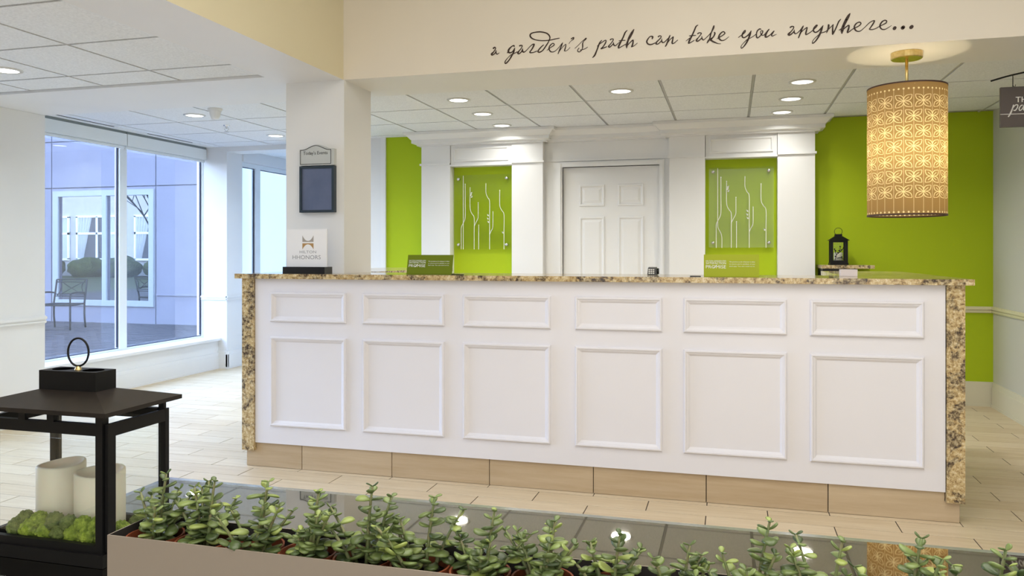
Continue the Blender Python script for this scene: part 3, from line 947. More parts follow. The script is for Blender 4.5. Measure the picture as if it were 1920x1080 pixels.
# ---------------------------------------------------------------- wall lettering on the header
SCRIPT = [('a',[[(-1285,2393,4.9),(-1277,2398,3.1),(-1273,2393,3.1),(-1274,2386,2.7),(-1285,2371,3.5),(-1296,2361,5.3),(-1292,2355,3.6),(-1281,2360,3.1),(-1273,2368,2.9),(-1270,2379,2.2)],[(-1270,2379,2.2),(-1269,2365,3.1),(-1263,2358,2.7),(-1251,2365,1.5)]]),('garden',[[(-1164,2395,3.5),(-1166,2400,3.1),(-1179,2395,3.1),(-1193,2382,4.9),(-1198,2369,5.3),(-1190,2361,4.0),(-1177,2364,3.1),(-1167,2374,3.1),(-1163,2382,2.6)],[(-1161,2385,2.6),(-1167,2363,4.4),(-1179,2342,4.4),(-1193,2321,3.5),(-1209,2305,4.0),(-1217,2304,3.1),(-1216,2315,3.1),(-1202,2332,2.0),(-1183,2349,2.2),(-1165,2355,2.2),(-1147,2363,2.6)],[(-1205,2361,1.8),(-1198,2365,3.1)],[(-1132,2396,4.4),(-1124,2398,3.1),(-1118,2395,3.1),(-1123,2382,2.6),(-1136,2367,3.5),(-1143,2357,5.3),(-1136,2352,3.5),(-1124,2360,3.1),(-1117,2373,2.6),(-1115,2379,1.8)],[(-1116,2377,2.6),(-1115,2364,4.4),(-1107,2359,3.1),(-1092,2369,2.0),(-1074,2387,2.0),(-1058,2399,2.6)],[(-1058,2398,2.6),(-1049,2399,3.5),(-1053,2388,4.4),(-1063,2371,3.5),(-1074,2357,3.5),(-1068,2353,3.1),(-1052,2354,2.2),(-1034,2360,2.2)],[(-996,2391,2.6),(-1007,2383,3.1),(-1023,2366,3.9),(-1027,2355,3.9),(-1016,2353,3.5),(-1000,2362,3.1),(-982,2385,3.5),(-967,2408,3.0),(-960,2429,3.5),(-967,2445,3.9),(-984,2457,3.5),(-1016,2465,3.5),(-1049,2464,3.1),(-1068,2458,3.9),(-1072,2446,4.4),(-1061,2432,3.5),(-1036,2421,2.6),(-1000,2415,2.6),(-962,2415,2.6),(-931,2419,2.6),(-907,2422,2.2)],[(-977,2359,1.3),(-967,2367,2.3),(-949,2378,2.3),(-937,2385,2.6),(-937,2393,2.6),(-945,2396,2.6),(-959,2385,3.3),(-965,2371,3.3),(-960,2356,3.6),(-949,2349,2.6),(-935,2351,2.0),(-920,2361,1.8),(-904,2378,1.8),(-892,2392,1.9)],[(-888,2396,1.9),(-894,2382,3.2),(-902,2365,3.3),(-914,2337,2.3)],[(-910,2346,1.6),(-899,2360,1.8),(-886,2375,1.8),(-874,2384,2.1),(-870,2385,1.9),(-872,2371,2.9),(-877,2355,3.2),(-876,2349,1.9),(-862,2353,1.6),(-847,2367,1.5)],[(-841,2413,2.6),(-833,2418,3.2),(-826,2420,2.3),(-828,2412,3.2),(-836,2406,1.9),(-846,2398,1.3),(-853,2388,1.6)],[(-820,2360,1.6),(-803,2374,1.6),(-784,2392,1.6),(-766,2406,2.3),(-758,2411,3.2),(-761,2404,2.6),(-771,2396,1.9),(-777,2384,3.2),(-777,2368,3.5),(-779,2356,2.3),(-785,2346,2.6),(-795,2339,2.3),(-803,2342,2.6),(-805,2350,2.3),(-797,2360,2.3)],[(-790,2349,1.9),(-777,2351,1.9),(-764,2354,1.9),(-750,2362,1.6)]]),('path',[[(-673,2393,2.2),(-684,2380,3.7),(-692,2360,3.7),(-701,2337,3.7),(-711,2315,4.5),(-723,2303,1.9)],[(-697,2363,1.5),(-690,2370,2.2),(-673,2381,2.2),(-656,2391,2.6),(-649,2391,2.2),(-652,2378,3.4),(-664,2360,3.0),(-677,2348,2.6),(-664,2351,2.6),(-645,2357,2.1)],[(-626,2393,3.4),(-619,2397,2.6),(-610,2395,2.6),(-613,2385,2.6),(-626,2369,2.6),(-635,2358,4.1),(-630,2353,3.0),(-619,2361,2.6),(-610,2371,2.2)],[(-609,2377,2.2),(-607,2364,3.7),(-598,2359,2.6),(-585,2370,2.0),(-570,2380,2.0)],[(-535,2437,1.9),(-546,2426,3.7),(-557,2401,3.7),(-570,2376,4.1),(-581,2354,4.8),(-581,2345,2.6),(-566,2352,2.2),(-544,2363,2.2)],[(-579,2384,2.2),(-563,2385,2.2),(-546,2384,1.9)],[(-499,2439,2.6),(-509,2423,6.3),(-522,2400,6.7),(-531,2381,4.8),(-537,2359,6.3),(-538,2342,2.2)],[(-533,2357,2.2),(-518,2372,2.6),(-504,2382,3.3),(-505,2364,4.1),(-510,2350,4.1),(-511,2347,2.6),(-498,2352,1.8),(-481,2365,1.5)]]),('can',[[(-402,2383,3.5),(-400,2392,4.5),(-407,2396,2.7),(-416,2393,2.7),(-425,2382,3.5),(-431,2369,3.7),(-425,2357,3.7),(-413,2352,3.5),(-400,2354,2.9),(-387,2359,2.4)],[(-370,2391,3.7),(-364,2395,2.7),(-356,2393,2.7),(-357,2385,2.7),(-367,2374,2.9),(-378,2364,3.7),(-382,2355,4.0),(-374,2352,2.9),(-364,2358,2.7),(-354,2368,2.4)],[(-352,2378,1.9),(-352,2367,2.9),(-349,2359,3.2),(-340,2359,2.4),(-327,2370,2.4),(-318,2379,2.4)],[(-309,2393,2.6),(-314,2382,3.7),(-320,2365,3.7),(-327,2347,3.7),(-333,2337,2.6)],[(-320,2357,1.9),(-309,2371,2.1),(-297,2381,2.6),(-292,2384,2.6),(-295,2371,3.4),(-298,2356,4.0),(-297,2349,2.6),(-287,2352,2.1),(-269,2366,1.8)]]),('take',[[(-165,2437,1.9),(-175,2430,3.4),(-184,2409,3.7),(-196,2383,4.0),(-207,2362,4.7),(-213,2345,3.1),(-201,2349,2.2),(-184,2358,1.9)],[(-209,2383,2.2),(-196,2384,2.5),(-176,2384,1.9)],[(-226,2358,1.4),(-214,2367,1.9),(-204,2374,1.9)],[(-166,2392,3.4),(-158,2396,2.8),(-148,2393,2.8),(-151,2386,2.5),(-163,2371,2.5),(-173,2358,4.7),(-167,2352,3.4),(-154,2360,2.8),(-146,2369,2.2)],[(-145,2377,1.6),(-144,2364,3.4),(-137,2357,2.8),(-128,2363,2.0),(-113,2377,2.0),(-98,2393,2.2)],[(-84,2426,3.7),(-87,2415,4.9),(-95,2397,3.1),(-101,2381,3.4),(-105,2361,3.7),(-113,2349,4.3),(-119,2339,1.9)],[(-81,2392,3.1),(-79,2385,3.7),(-87,2369,3.4),(-101,2357,5.3)],[(-105,2359,4.6),(-93,2348,4.3),(-77,2339,3.4),(-64,2333,2.2),(-49,2331,1.2)],[(-68,2359,1.5),(-56,2365,2.5),(-41,2373,2.5),(-29,2383,2.8),(-34,2392,2.8),(-44,2390,3.1),(-56,2377,3.7),(-59,2362,4.6),(-50,2350,3.7),(-38,2347,2.5),(-25,2352,1.8),(-9,2364,1.2)]]),('you',[[(39,2357,1.8),(50,2365,2.1),(62,2373,2.4),(72,2383,2.8),(73,2392,2.1),(65,2385,3.1),(58,2370,3.7),(59,2358,3.7),(68,2354,3.1),(81,2361,3.1),(93,2372,3.4),(102,2387,1.8)],[(102,2386,1.8),(97,2371,4.6),(90,2350,4.3),(80,2329,4.0),(67,2310,2.8),(55,2300,2.4),(52,2307,2.1),(56,2317,1.5),(68,2330,1.8),(83,2344,2.1),(96,2349,1.8),(113,2358,1.8),(125,2367,1.8)],[(150,2391,2.4),(143,2393,3.3),(132,2383,3.0),(128,2367,3.0),(129,2353,3.7),(135,2348,2.7),(147,2358,2.7),(156,2369,2.7),(159,2381,2.7),(153,2383,2.1),(148,2378,1.8),(151,2365,2.1),(159,2359,2.1),(167,2362,1.8)],[(167,2362,1.8),(179,2377,2.1),(190,2388,2.4),(182,2377,3.0),(173,2360,4.6),(173,2350,4.3),(183,2351,2.7),(196,2360,2.1),(206,2370,2.4),(214,2377,2.7),(206,2366,3.3),(202,2357,3.3),(206,2352,2.4),(216,2356,1.8),(226,2360,1.2)]]),('anywhere',[[(293,2390,3.8),(300,2394,3.4),(309,2392,2.6),(307,2382,2.6),(294,2366,3.0),(284,2356,4.9),(289,2351,3.8),(301,2358,3.0),(309,2367,2.3)],[(312,2376,1.5),(312,2363,3.4),(317,2356,2.6),(328,2360,2.1),(342,2374,2.3),(351,2388,2.3)],[(355,2392,2.6),(349,2379,3.8),(342,2359,3.8),(332,2334,2.6)],[(340,2355,1.9),(355,2371,2.1),(370,2382,2.6),(374,2382,2.2),(370,2368,3.4),(367,2353,3.7),(369,2348,2.6),(383,2354,2.1),(402,2368,2.1)],[(402,2368,2.1),(414,2380,2.6),(421,2390,3.0),(416,2391,2.6),(407,2380,3.4),(403,2366,3.7),(411,2356,3.0),(425,2360,3.0),(439,2374,3.0),(449,2387,1.9)],[(448,2386,2.2),(442,2368,4.1),(434,2346,4.5),(425,2328,3.7),(411,2309,3.0),(400,2301,2.6),(399,2310,1.9),(406,2322,1.7),(421,2336,1.9),(439,2350,2.1),(460,2356,2.0),(477,2369,2.0),(496,2388,1.9)],[(475,2388,4.5),(474,2375,4.5),(468,2355,2.6),(465,2350,1.9)],[(497,2389,1.9),(494,2374,3.3),(494,2353,4.1),(494,2340,3.0),(503,2356,3.0),(514,2381,3.0),(522,2401,3.0),(532,2413,1.5)],[(575,2438,2.2),(567,2425,6.3),(555,2402,7.0),(543,2375,6.3),(538,2357,7.4),(537,2341,2.6)],[(524,2358,1.7),(534,2365,2.2)],[(541,2357,2.6),(555,2371,2.6),(569,2379,3.3),(569,2366,4.1),(563,2346,4.1),(567,2344,2.2),(577,2351,1.8),(589,2361,1.7)],[(572,2349,1.6),(591,2361,1.9),(613,2371,2.3),(625,2382,2.8),(620,2391,2.8),(607,2388,3.1),(596,2375,3.3),(596,2361,3.8),(604,2349,3.1),(620,2346,2.1),(639,2360,1.6),(661,2382,1.9),(676,2392,1.9)],[(676,2392,1.9),(687,2393,2.8),(682,2380,3.3),(669,2360,2.8),(665,2353,2.8),(676,2350,2.1),(693,2354,1.9),(708,2362,1.9)],[(708,2362,1.9),(725,2370,2.3),(740,2378,2.8),(742,2388,2.8),(732,2391,2.8),(719,2382,3.3),(712,2364,3.5),(719,2350,3.0),(732,2346,2.3),(747,2352,1.6),(764,2363,1.2)],[(777,2347,7.9),(780,2351,7.9)],[(814,2347,8.3),(818,2351,8.3)],[(852,2347,8.3),(856,2351,8.3)]])]
INK = mat('dark_brown_vinyl', (0.045, 0.022, 0.012), 0.6)
wlt = thing('wall_lettering', 'dark brown handwritten quote running along the cream header above the desk', 'lettering', (-1.3, 4.254, 2.45))
for nm, sts in SCRIPT:
    b = B()
    strokes(b, sts, 4.2545, 6)
    obj('word', b, INK, wlt)

# ---------------------------------------------------------------- reception desk
desk = thing('reception_desk', 'long white panelled reception desk with granite ends and a tiled kick', 'desk', (-0.85, 4.3, 0))
YF = 4.03
seams = [-2.664, 0.952]
for a, b in zip(seams, seams[1:]):
    obj('front_panel', bx(a + 0.0008, b - 0.0008, YF, YF + 0.05, 0.142, 1.094), DESKW, desk)
PX = [(-2.553, -2.084), (-1.97, -1.498), (-1.38, -0.909), (-0.768, -0.336), (-0.22, 0.256), (0.372, 0.856)]
def frame_bm(x0, x1, z0, z1, y, prof):
    """picture-frame moulding: prof = [(inset, protrusion)] swept round a rectangle with mitred corners"""
    b = B()
    rings = []
    for i, p_ in prof:
        rings.append([b.verts.new(q) for q in ((x0 + i, y - p_, z0 + i), (x1 - i, y - p_, z0 + i), (x1 - i, y - p_, z1 - i), (x0 + i, y - p_, z1 - i))])
    for r1, r2 in zip(rings, rings[1:]):
        for k in range(4):
            j_ = (k + 1) % 4
            b.faces.new((r1[k], r1[j_], r2[j_], r2[k]))
    return b
MP = [(0, 0), (0.001, 0.010), (0.006, 0.016), (0.012, 0.016), (0.016, 0.011), (0.022, 0.009), (0.030, 0.002), (0.032, 0)]
for a, b in PX:
    obj('panel_moulding', frame_bm(a - 0.006, b + 0.006, 0.846, 1.018, YF, MP), DESKW, desk)
    obj('panel_moulding', frame_bm(a - 0.006, b + 0.006, 0.245, 0.762, YF, MP), DESKW, desk)
obj('granite_end', bx(-2.743, -2.666, 4.018, 4.70, 0.097, 1.094), GRANITE, desk, bevel=0.003)
obj('granite_end', bx(0.954, 1.030, 4.018, 4.70, 0.097, 1.094), GRANITE, desk, bevel=0.003)
KX = [-2.728, -2.368, -1.81, -1.244, -0.683, -0.117, 0.449, 1.013]
for i, (a, b) in enumerate(zip(KX, KX[1:])):
    q = B()
    if i == 0:
        box(q, -2.663, b - 0.0022, 4.045, 4.058, 0.002, 0.1415)
        box(q, a, -2.6631, 4.045, 4.058, 0.002, 0.096)
    elif i == 6:
        box(q, a + 0.0022, 0.951, 4.045, 4.058, 0.002, 0.1415)
        box(q, 0.9511, b, 4.045, 4.058, 0.002, 0.096)
    else:
        box(q, a + 0.0022, b - 0.0022, 4.045, 4.058, 0.002, 0.1415)
    obj('kick_tile', q, KTILE, desk)
obj('kick_core', bx(-2.66, 0.948, 4.0581, 4.20, 0.001, 0.1415), GROUT, desk)
# side and return carcass
WORK = mat('dark_laminate', (0.06, 0.055, 0.05), 0.5)
obj('return_cabinet', bx(0.62, 0.95, 4.70, 5.60, 0.0, 1.094), DESKW, desk)
obj('return_cabinet', bx(-2.66, -2.25, 4.70, 6.08, 0.0, 1.094), DESKW, desk)

top = thing('granite_countertop', 'speckled tan and black polished granite countertop on the reception desk', 'countertop', (-0.85, 4.3, 1.0945))
q = B()
x0, x1 = -2.775, 1.062
poly = [(x0, 3.992), (x1, 3.992), (x1, 5.62), (0.58, 5.62), (0.58, 4.50), (-2.195, 4.50), (-2.195, 4.254), (-2.615, 4.254), (-2.615, 4.66), (x0, 4.66)]
def prism(b, pts, z0, z1):
    lo = [b.verts.new((x, y, z0)) for x, y in pts]
    hi = [b.verts.new((x, y, z1)) for x, y in pts]
    b.faces.new(lo[::-1]); b.faces.new(hi)
    n = len(pts)
    for i in range(n):
        j_ = (i + 1) % n
        b.faces.new((lo[i], lo[j_], hi[j_], hi[i]))
prism(q, poly, 1.0945, 1.122)
obj('slab', q, GRANITE, top, bevel=0.005)
obj('return_slab', bx(-2.76, -2.19, 4.664, 6.10, 1.0945, 1.122), GRANITE, top, bevel=0.004)

# ---------------------------------------------------------------- things on the desk
def text_part(s, x0, x1, z0, z1, y, m, parent, name='lettering', T=None):
    b = text_bm(s, x0, x1, z0, z1, y)
    if T:
        for v in b.verts:
            v.co = T(v.co)
    return obj(name, b, m, parent)
WHT = mat('white_print', (0.85, 0.85, 0.82), 0.6)
GRY = mat('grey_print', (0.30, 0.30, 0.31), 0.6)
BRZ = mat('bronze_print', (0.42, 0.24, 0.08), 0.5)

# white loyalty sign on black base
hs = thing('counter_sign', 'white upright sign with a bridge logo on a black base, in front of the column', 'sign', (-2.367, 4.10, 1.122))
obj('base', bx(-2.502, -2.232, 4.06, 4.15, 1.122, 1.162), BLACK, hs, bevel=0.003)
obj('board', bx(-2.497, -2.237, 4.095, 4.103, 1.162, 1.38), mat('white_acrylic', (0.86, 0.86, 0.87), 0.25), hs, bevel=0.0015)
ly = 4.0945
text_part('HILTON', -2.412, -2.305, 1.240, 1.256, ly, GRY, hs)
text_part('HHONORS', -2.458, -2.276, 1.206, 1.229, ly, GRY, hs)
# emblem: arch below, inverted arch above
cxe, cze = -2.358, 1.302
q = B()
def arch(q, sgn, m_off):
    n = 14
    up_, dn_ = [], []
    W_ = 0.036
    for i in range(n + 1):
        t = -1 + 2 * i / n
        x = cxe + t * W_
        za = cze + sgn * 0.004
        if sgn > 0:
            zb = cze + 0.010 + 0.032 * abs(t) ** 2.2
        else:
            zb = cze - 0.010 - 0.030 * abs(t) ** 2.2
        up_.append(q.verts.new((x, ly, za))); dn_.append(q.verts.new((x, ly, zb)))
    for i in range(n):
        q.faces.new((up_[i], up_[i + 1], dn_[i + 1], dn_[i]))
arch(q, 1, 0)
obj('emblem', q, mat('warm_grey_print', (0.36, 0.32, 0.28), 0.5), hs)
q = B(); arch(q, -1, 0)
obj('emblem', q, BRZ, hs)

# column event sign
ev = thing('event_sign', 'arched Today\'s Events wall sign with a slate-blue screen on the column', 'sign', (-2.375, 4.258, 1.5))
q = B()
pts = []
x0, x1 = -2.490, -2.262
for i in range(21):
    t = i / 20
    s = 0.5 - 0.5 * math.cos(2 * math.pi * min(max((t - 0.06) / 0.88, 0), 1))
    pts.append((x0 + (x1 - x0) * t, 1.862 + 0.026 * s))
def plate(pts, z0, y0, y1):
    b = B()
    fr = [b.verts.new((x, y0, z)) for x, z in pts] + [b.verts.new((pts[-1][0], y0, z0)), b.verts.new((pts[0][0], y0, z0))]
    bk_ = [b.verts.new((v.co.x, y1, v.co.z)) for v in fr]
    b.faces.new(fr[::-1]); b.faces.new(bk_)
    for i in range(len(fr)):
        j_ = (i + 1) % len(fr)
        b.faces.new((fr[i], fr[j_], bk_[j_], bk_[i]))
    return b
SILV = mat('silver_sign_plate', (0.60, 0.62, 0.60), 0.35, 0.3)
obj('header_plate', plate(pts, 1.764, 4.226, 4.2575), SILV, ev)
q = B()
ins = [(x0 + 0.006 + (p_[0] - x0) * (x1 - x0 - 0.026) / (x1 - x0), p_[1] - 0.006) for p_ in pts]
loop = ins + [(ins[-1][0], 1.772), (ins[0][0], 1.772), ins[0]]
for a, b in zip(loop, loop[1:]):
    tube(q, [(a[0], 4.2255, a[1]), (b[0], 4.2255, b[1])], 0.0019, 6)
obj('outline', q, BLACK, ev)
text_part("Today's Events", -2.464, -2.303, 1.822, 1.849, 4.2252, BLACK, ev)
q = frame_bm(-2.490, -2.262, 1.484, 1.760, 4.2575, [(0, 0), (0, 0.034), (0.014, 0.034), (0.014, 0.026)])
obj('screen_frame', q, mat('dark_slate_frame', (0.02, 0.035, 0.05), 0.4), ev)
obj('screen', bx(-2.478, -2.274, 4.232, 4.2575, 1.496, 1.748), noise_mat('slate_blue_screen', (0.10, 0.13, 0.22), (0.13, 0.16, 0.26), 9, 3, 0.3), ev)

# two green promise signs
LIME1 = mat('olive_card', (0.14, 0.19, 0.004), 0.5, spec=0.25)
LIME2 = mat('lime_card', (0.38, 0.44, 0.02), 0.5, spec=0.25)
def promise(cx, y, ang, lean, m, label):
    t = thing('promise_sign', label, 'sign', (cx, y, 1.122), 'green promise signs on the desk')
    W_, H_ = 0.267, 0.112
    R_ = Matrix.Translation((cx, y, 1.1225)) @ Matrix.Rotation(ang, 4, 'Z') @ Matrix.Rotation(-lean, 4, 'X')
    def T(co):
        return R_ @ Vector(co)
    def ob(nm, b, mm):
        for v in b.verts:
            v.co = T(v.co)
        return obj(nm, b, mm, t)
    ob('card', bx(-W_ / 2, W_ / 2, 0, 0.004, 0.006, H_), m)
    b = bx(-W_ / 2, W_ / 2, 0.0, 0.05, 0, 0.006)
    Rf = Matrix.Translation((cx, y, 1.1225)) @ Matrix.Rotation(ang, 4, 'Z')
    for v in b.verts:
        v.co = Rf @ v.co
    obj('foot', b, m, t)
    yy = -0.0006
    def tx(s, a, b_, c, d):
        q = text_bm(s, a, b_, c, d, yy)
        ob('lettering', q, WHT)
    x_ = -W_ / 2
    tx('HILTON GARDEN INN', x_ + 0.010, x_ + 0.108, 0.076, 0.083)
    tx('SATISFACTION', x_ + 0.010, x_ + 0.108, 0.063, 0.074)
    tx('PROMISE', x_ + 0.010, x_ + 0.108, 0.042, 0.058)
    q = B(); strokes(q, [[(x_ * 1000 + 46, 50, 1.1), (x_ * 1000 + 50, 45, 1.3), (x_ * 1000 + 62, 60, 1.0)]], yy - 0.0003, 4)
    ob('check_mark', q, WHT)
    tx('We promise to do whatever it takes', x_ + 0.124, x_ + 0.247, 0.071, 0.078)
    tx("to ensure you're satisfied, or you", x_ + 0.124, x_ + 0.247, 0.060, 0.067)
    tx("don't pay. You can count on us.", x_ + 0.124, x_ + 0.247, 0.049, 0.056)
    return t
promise(-1.612, 4.10, 0.02, D(14), LIME1, 'darker olive green promise sign leaning on the desk before the left niche')
promise(0.003, 4.10, 0.0, D(6), LIME2, 'bright lime promise sign standing on the desk before the right niche')

# desk phone
ph = thing('desk_phone', 'small black desk phone with white keys on the counter before the door', 'phone', (-0.41, 4.36, 1.122))
q = B()
vs = [(-0.437, 4.34, 1.1225), (-0.385, 4.34, 1.1225), (-0.385, 4.40, 1.1225), (-0.437, 4.40, 1.1225), (-0.434, 4.348, 1.158), (-0.388, 4.348, 1.158), (-0.388, 4.385, 1.165), (-0.434, 4.385, 1.165)]
vv = [q.verts.new(v) for v in vs]
for f in ((3, 2, 1, 0), (4, 5, 6, 7), (0, 1, 5, 4), (1, 2, 6, 5), (2, 3, 7, 6), (3, 0, 4, 7)):
    q.faces.new([vv[i] for i in f])
obj('body', q, BLACK, ph, bevel=0.002)
for r_ in range(3):
    for c_ in range(3):
        obj('key', bx(-0.430 + c_ * 0.0115, -0.422 + c_ * 0.0115, 4.3365, 4.346, 1.128 + r_ * 0.0098, 1.1345 + r_ * 0.0098), WHT, ph)
q = B(); tube(q, [(-0.381, 4.355, 1.127), (-0.381, 4.358, 1.158)], 0.0065, 10); obj('handset', q, BLACK, ph, smooth=True)

tag(obj('card_box', bx(0.546, 0.626, 4.37, 4.43, 1.1225, 1.157), mat('pinkish_card', (0.78, 0.72, 0.74), 0.6), bevel=0.001), 'small white card box at the back of the counter below the lantern', 'box')
tag(obj('pen', bx(-1.455, -1.385, 4.03, 4.038, 1.1225, 1.1275), BLACK, bevel=0.001), 'black pen lying at the right foot of the left promise sign', 'pen')
tag(obj('pen', bx(-0.195, -0.142, 4.03, 4.038, 1.1225, 1.1285), BLACK, bevel=0.001), 'black pen lying at the left foot of the lime promise sign', 'pen')

# ---------------------------------------------------------------- back wall niches, door, cornice
FYN = 7.06
def cornice_bm(x0, x1, yf, prof, rl=True, rr_=True, yb=7.205):
    b = B()
    rings = []
    for p_, z in prof:
        a = x0 - (p_ if rl else 0)
        c = x1 + (p_ if rr_ else 0)
        rings.append([b.verts.new(v) for v in ((a, yb, z), (a, yf - p_, z), (c, yf - p_, z), (c, yb, z))])
    for r1, r2 in zip(rings, rings[1:]):
        for k in range(3):
            b.faces.new((r1[k], r1[k + 1], r2[k + 1], r2[k]))
    b.faces.new(rings[-1]); b.faces.new(rings[0][::-1])
    return b
CP = [(0.0, 2.262), (0.034, 2.262), (0.034, 2.274), (0.052, 2.280), (0.074, 2.284), (0.074, 2.316), (0.080, 2.318), (0.094, 2.334), (0.112, 2.352), (0.120, 2.356), (0.132, 2.360), (0.132, 2.3835)]
def niche(x0, x1, ox0, ox1, label, lab2):
    t = thing('display_niche', label, 'niche', ((x0 + x1) / 2, FYN, 0), 'white framed niches on the back wall')
    for a, b in ((x0, ox0), (ox1, x1)):
        pl = obj('pilaster', bx(a, b, FYN, 7.205, 0.0, 2.262), TRIM, t)
        cp = B()
        box(cp, a - 0.012 if a == x0 else a, b + 0.012 if b == x1 else b, FYN - 0.018, FYN + 0.02, 2.076, 2.094)
        obj('capital_band', cp, TRIM, pl)
    obj('lintel', bx(ox0 + 0.004, ox1 - 0.004, FYN + 0.012, 7.205, 2.062, 2.262), TRIM, t)
    obj('lintel_moulding', frame_bm(ox0 + 0.035, ox1 - 0.035, 2.105, 2.235, FYN + 0.012, [(0, 0), (0.002, 0.010), (0.010, 0.012), (0.018, 0.003), (0.020, 0)]), TRIM, t)
    obj('lintel_edge', bx(ox0 + 0.001, ox1 - 0.001, FYN - 0.004, FYN + 0.003, 2.064, 2.078), TRIM, t)
    obj('cornice', cornice_bm(x0, x1, FYN, CP), TRIM, t)
    obj('green_back', bx(ox0, ox1, 7.175, 7.205, 0.0, 2.062), GREEN, t)
    return t
niche(-2.852, -1.660, -2.562, -1.955, 'white pilastered niche with green back, left of the door', '')
niche(-0.520, 0.682, -0.214, 0.384, 'white pilastered niche with green back, right of the door', '')

# door section between the niches
ds = bx(-1.6595, -0.5205, 7.14, 7.205, 2.10, 2.262)
struct('trim_14', ds, TRIM)
struct('trim_15', cornice_bm(-1.659, -0.521, 7.14, [(p_ * 0.85, z) for p_, z in CP], False, False), TRIM)
bm_ = B()
box(bm_, -1.6595, -1.50, 7.14, 7.205, 0, 2.0995)
box(bm_, -0.60, -0.5205, 7.14, 7.205, 0, 2.0995)
box(bm_, -1.50, -0.60, 7.14, 7.205, 2.035, 2.0995)
struct('trim_16', bm_, TRIM)
jb = B()
box(jb, -1.50, -0.60, 7.2055, 7.209, 0, 2.035)
struct('trim_19', jb, TRIM)
cs = B()
for i_, (a, b, c, d) in enumerate(((-1.535, -1.492, 0, 2.075), (-0.610, -0.566, 0, 2.075), (-1.492, -0.610, 2.030, 2.075))):
    box(cs, a, b, 7.118, 7.14, c, d)
    box(cs, a + 0.012, b - 0.012, 7.110, 7.14, c, d - 0.01)
struct('trim_17', cs, TRIM)
struct('trim_18', bx(-1.6595, -0.5205, 7.125, 7.14, 2.085, 2.100), TRIM)
dr = bpy.data.objects.new('door_1', None)
link(dr); dr.location = (-1.05, 7.19, 0); dr['kind'] = 'structure'; ORG[dr.name] = Vector((-1.05, 7.19, 0))
obj('door_leaf', bx(-1.488, -0.614, 7.165, 7.205, 0.006, 2.027), TRIM, dr, bevel=0.002)
DP = [(0, 0), (0.004, 0.004), (0.012, 0.002), (0.020, -0.010), (0.034, -0.010), (0.048, -0.001), (0.052, 0.0)]
def door_panel(a, b, c, d):
    obj('door_panel', frame_bm(a, b, c, d, 7.1649, [(0, 0), (0.003, 0.009), (0.014, 0.010), (0.024, 0.001), (0.030, 0.0005), (0.050, 0.006), (0.052, 0.007)]), TRIM, dr)
    obj('door_panel_field', bx(a + 0.05, b - 0.05, 7.158, 7.1645, c + 0.05, d - 0.05), TRIM, dr)
for a, b in ((-1.340, -1.105), (-0.985, -0.752)):
    door_panel(a, b, 1.670, 1.868)
    door_panel(a, b, 0.88, 1.575)
    door_panel(a, b, 0.20, 0.76)
kn = B(); lathe(kn, 0, 0, [(0, 0), (0.025, 0), (0.025, 0.006), (0.010, 0.01), (0.010, 0.03), (0.026, 0.042), (0.026, 0.055), (0, 0.062)], 20)
for v in kn.verts:
    v.co = Vector((-0.685 + v.co.x, 7.164 - v.co.z, 0.95 + v.co.y))
obj('door_knob', kn, CHROME, dr, smooth=True)

# acrylic art panels with etched stems
ETCH = mat('etched_white_line', (0.92, 0.92, 0.80), 0.6)
def art(x0, x1, z0, z1, variant, label):
    y = 7.135
    t = thing('acrylic_panel', label, 'artwork', ((x0 + x1) / 2, y, z0), 'etched clear panels in the niches')
    obj('clear_sheet', bx(x0, x1, y, y + 0.006, z0, z1), ACRYL, t)
    W_, H_ = x1 - x0, z1 - z0
    def P(u, v):
        return ((x0 + W_ * u) * 1000, (z1 - H_ * v) * 1000)
    def S(*pts, w=2.4):
        return [(*P(u / 588, v / 795), w) for u, v in pts]
    L1 = [S((90, 10), (90, 200), (90, 500), (90, 620), (90, 795)),
          S((111, 105), (111, 300), (111, 450), (95, 505), (70, 560), (68, 640), (68, 795)),
          S((163, 150), (163, 355), (185, 420), (206, 460), (206, 620), (206, 795)),
          S((248, 310), (248, 420), (246, 465), (225, 510), (206, 550)),
          S((253, 550), (253, 680), (253, 795)),
          S((330, 95), (330, 195), (350, 250), (368, 290), (368, 500), (368, 795)),
          S((403, 395), (403, 520), (400, 570), (385, 600), (370, 635)),
          S((474, 180), (474, 330), (495, 385), (518, 430), (518, 600), (518, 795))]
    if variant:
        L1[0] = S((82, 10), (82, 300), (82, 540), (86, 600), (110, 650), (120, 700), (120, 795))
    for st_ in L1:
        q = B(); strokes(q, [st_], y - 0.0006, 4); obj('etched_stem', q, ETCH, t)
    q = B()
    for u, v, s in ((176, 195, 1), (180, 235, 1), (352, 435, -1), (350, 470, -1), (354, 505, -1), (505, 620, -1), (172, 215, 1)):
        X, Z = P(u / 588, v / 795)
        st = [[(X - s * 4, Z - 8, 1.5), (X, Z, 6.5), (X + s * 8, Z + 10, 1.2)]]
        strokes(q, st, y - 0.0006, 4)
    obj('etched_leaves', q, ETCH, t)
    q = B()
    for u, v in ((111, 98), (163, 140), (248, 300), (253, 540), (474, 172)):
        X, Z = P(u / 588, v / 795)
        strokes(q, [[(X, Z, 4.5), (X + 0.5, Z, 4.5)]], y - 0.001, 2)
    obj('etched_dots', q, ETCH, t)
    for u in (0.065, 0.925):
        for v in (0.055, 0.94):
            X, Z = x0 + W_ * u, z1 - H_ * v
            b = B(); lathe(b, 0, 0, [(0.013, 0.0), (0.013, 0.040), (0.011, 0.042), (0, 0.042)], 18)
            for w_ in b.verts:
                w_.co = Vector((X + w_.co.x, 7.175 - w_.co.z - 0.008, Z + w_.co.y))
            obj('standoff', b, CHROME, t, smooth=True)
art(-2.540, -1.985, 1.28, 1.985, 0, 'clear etched panel with white stems in the left niche')
art(-0.184, 0.358, 1.29, 1.99, 1, 'clear etched panel with white stems in the right niche')

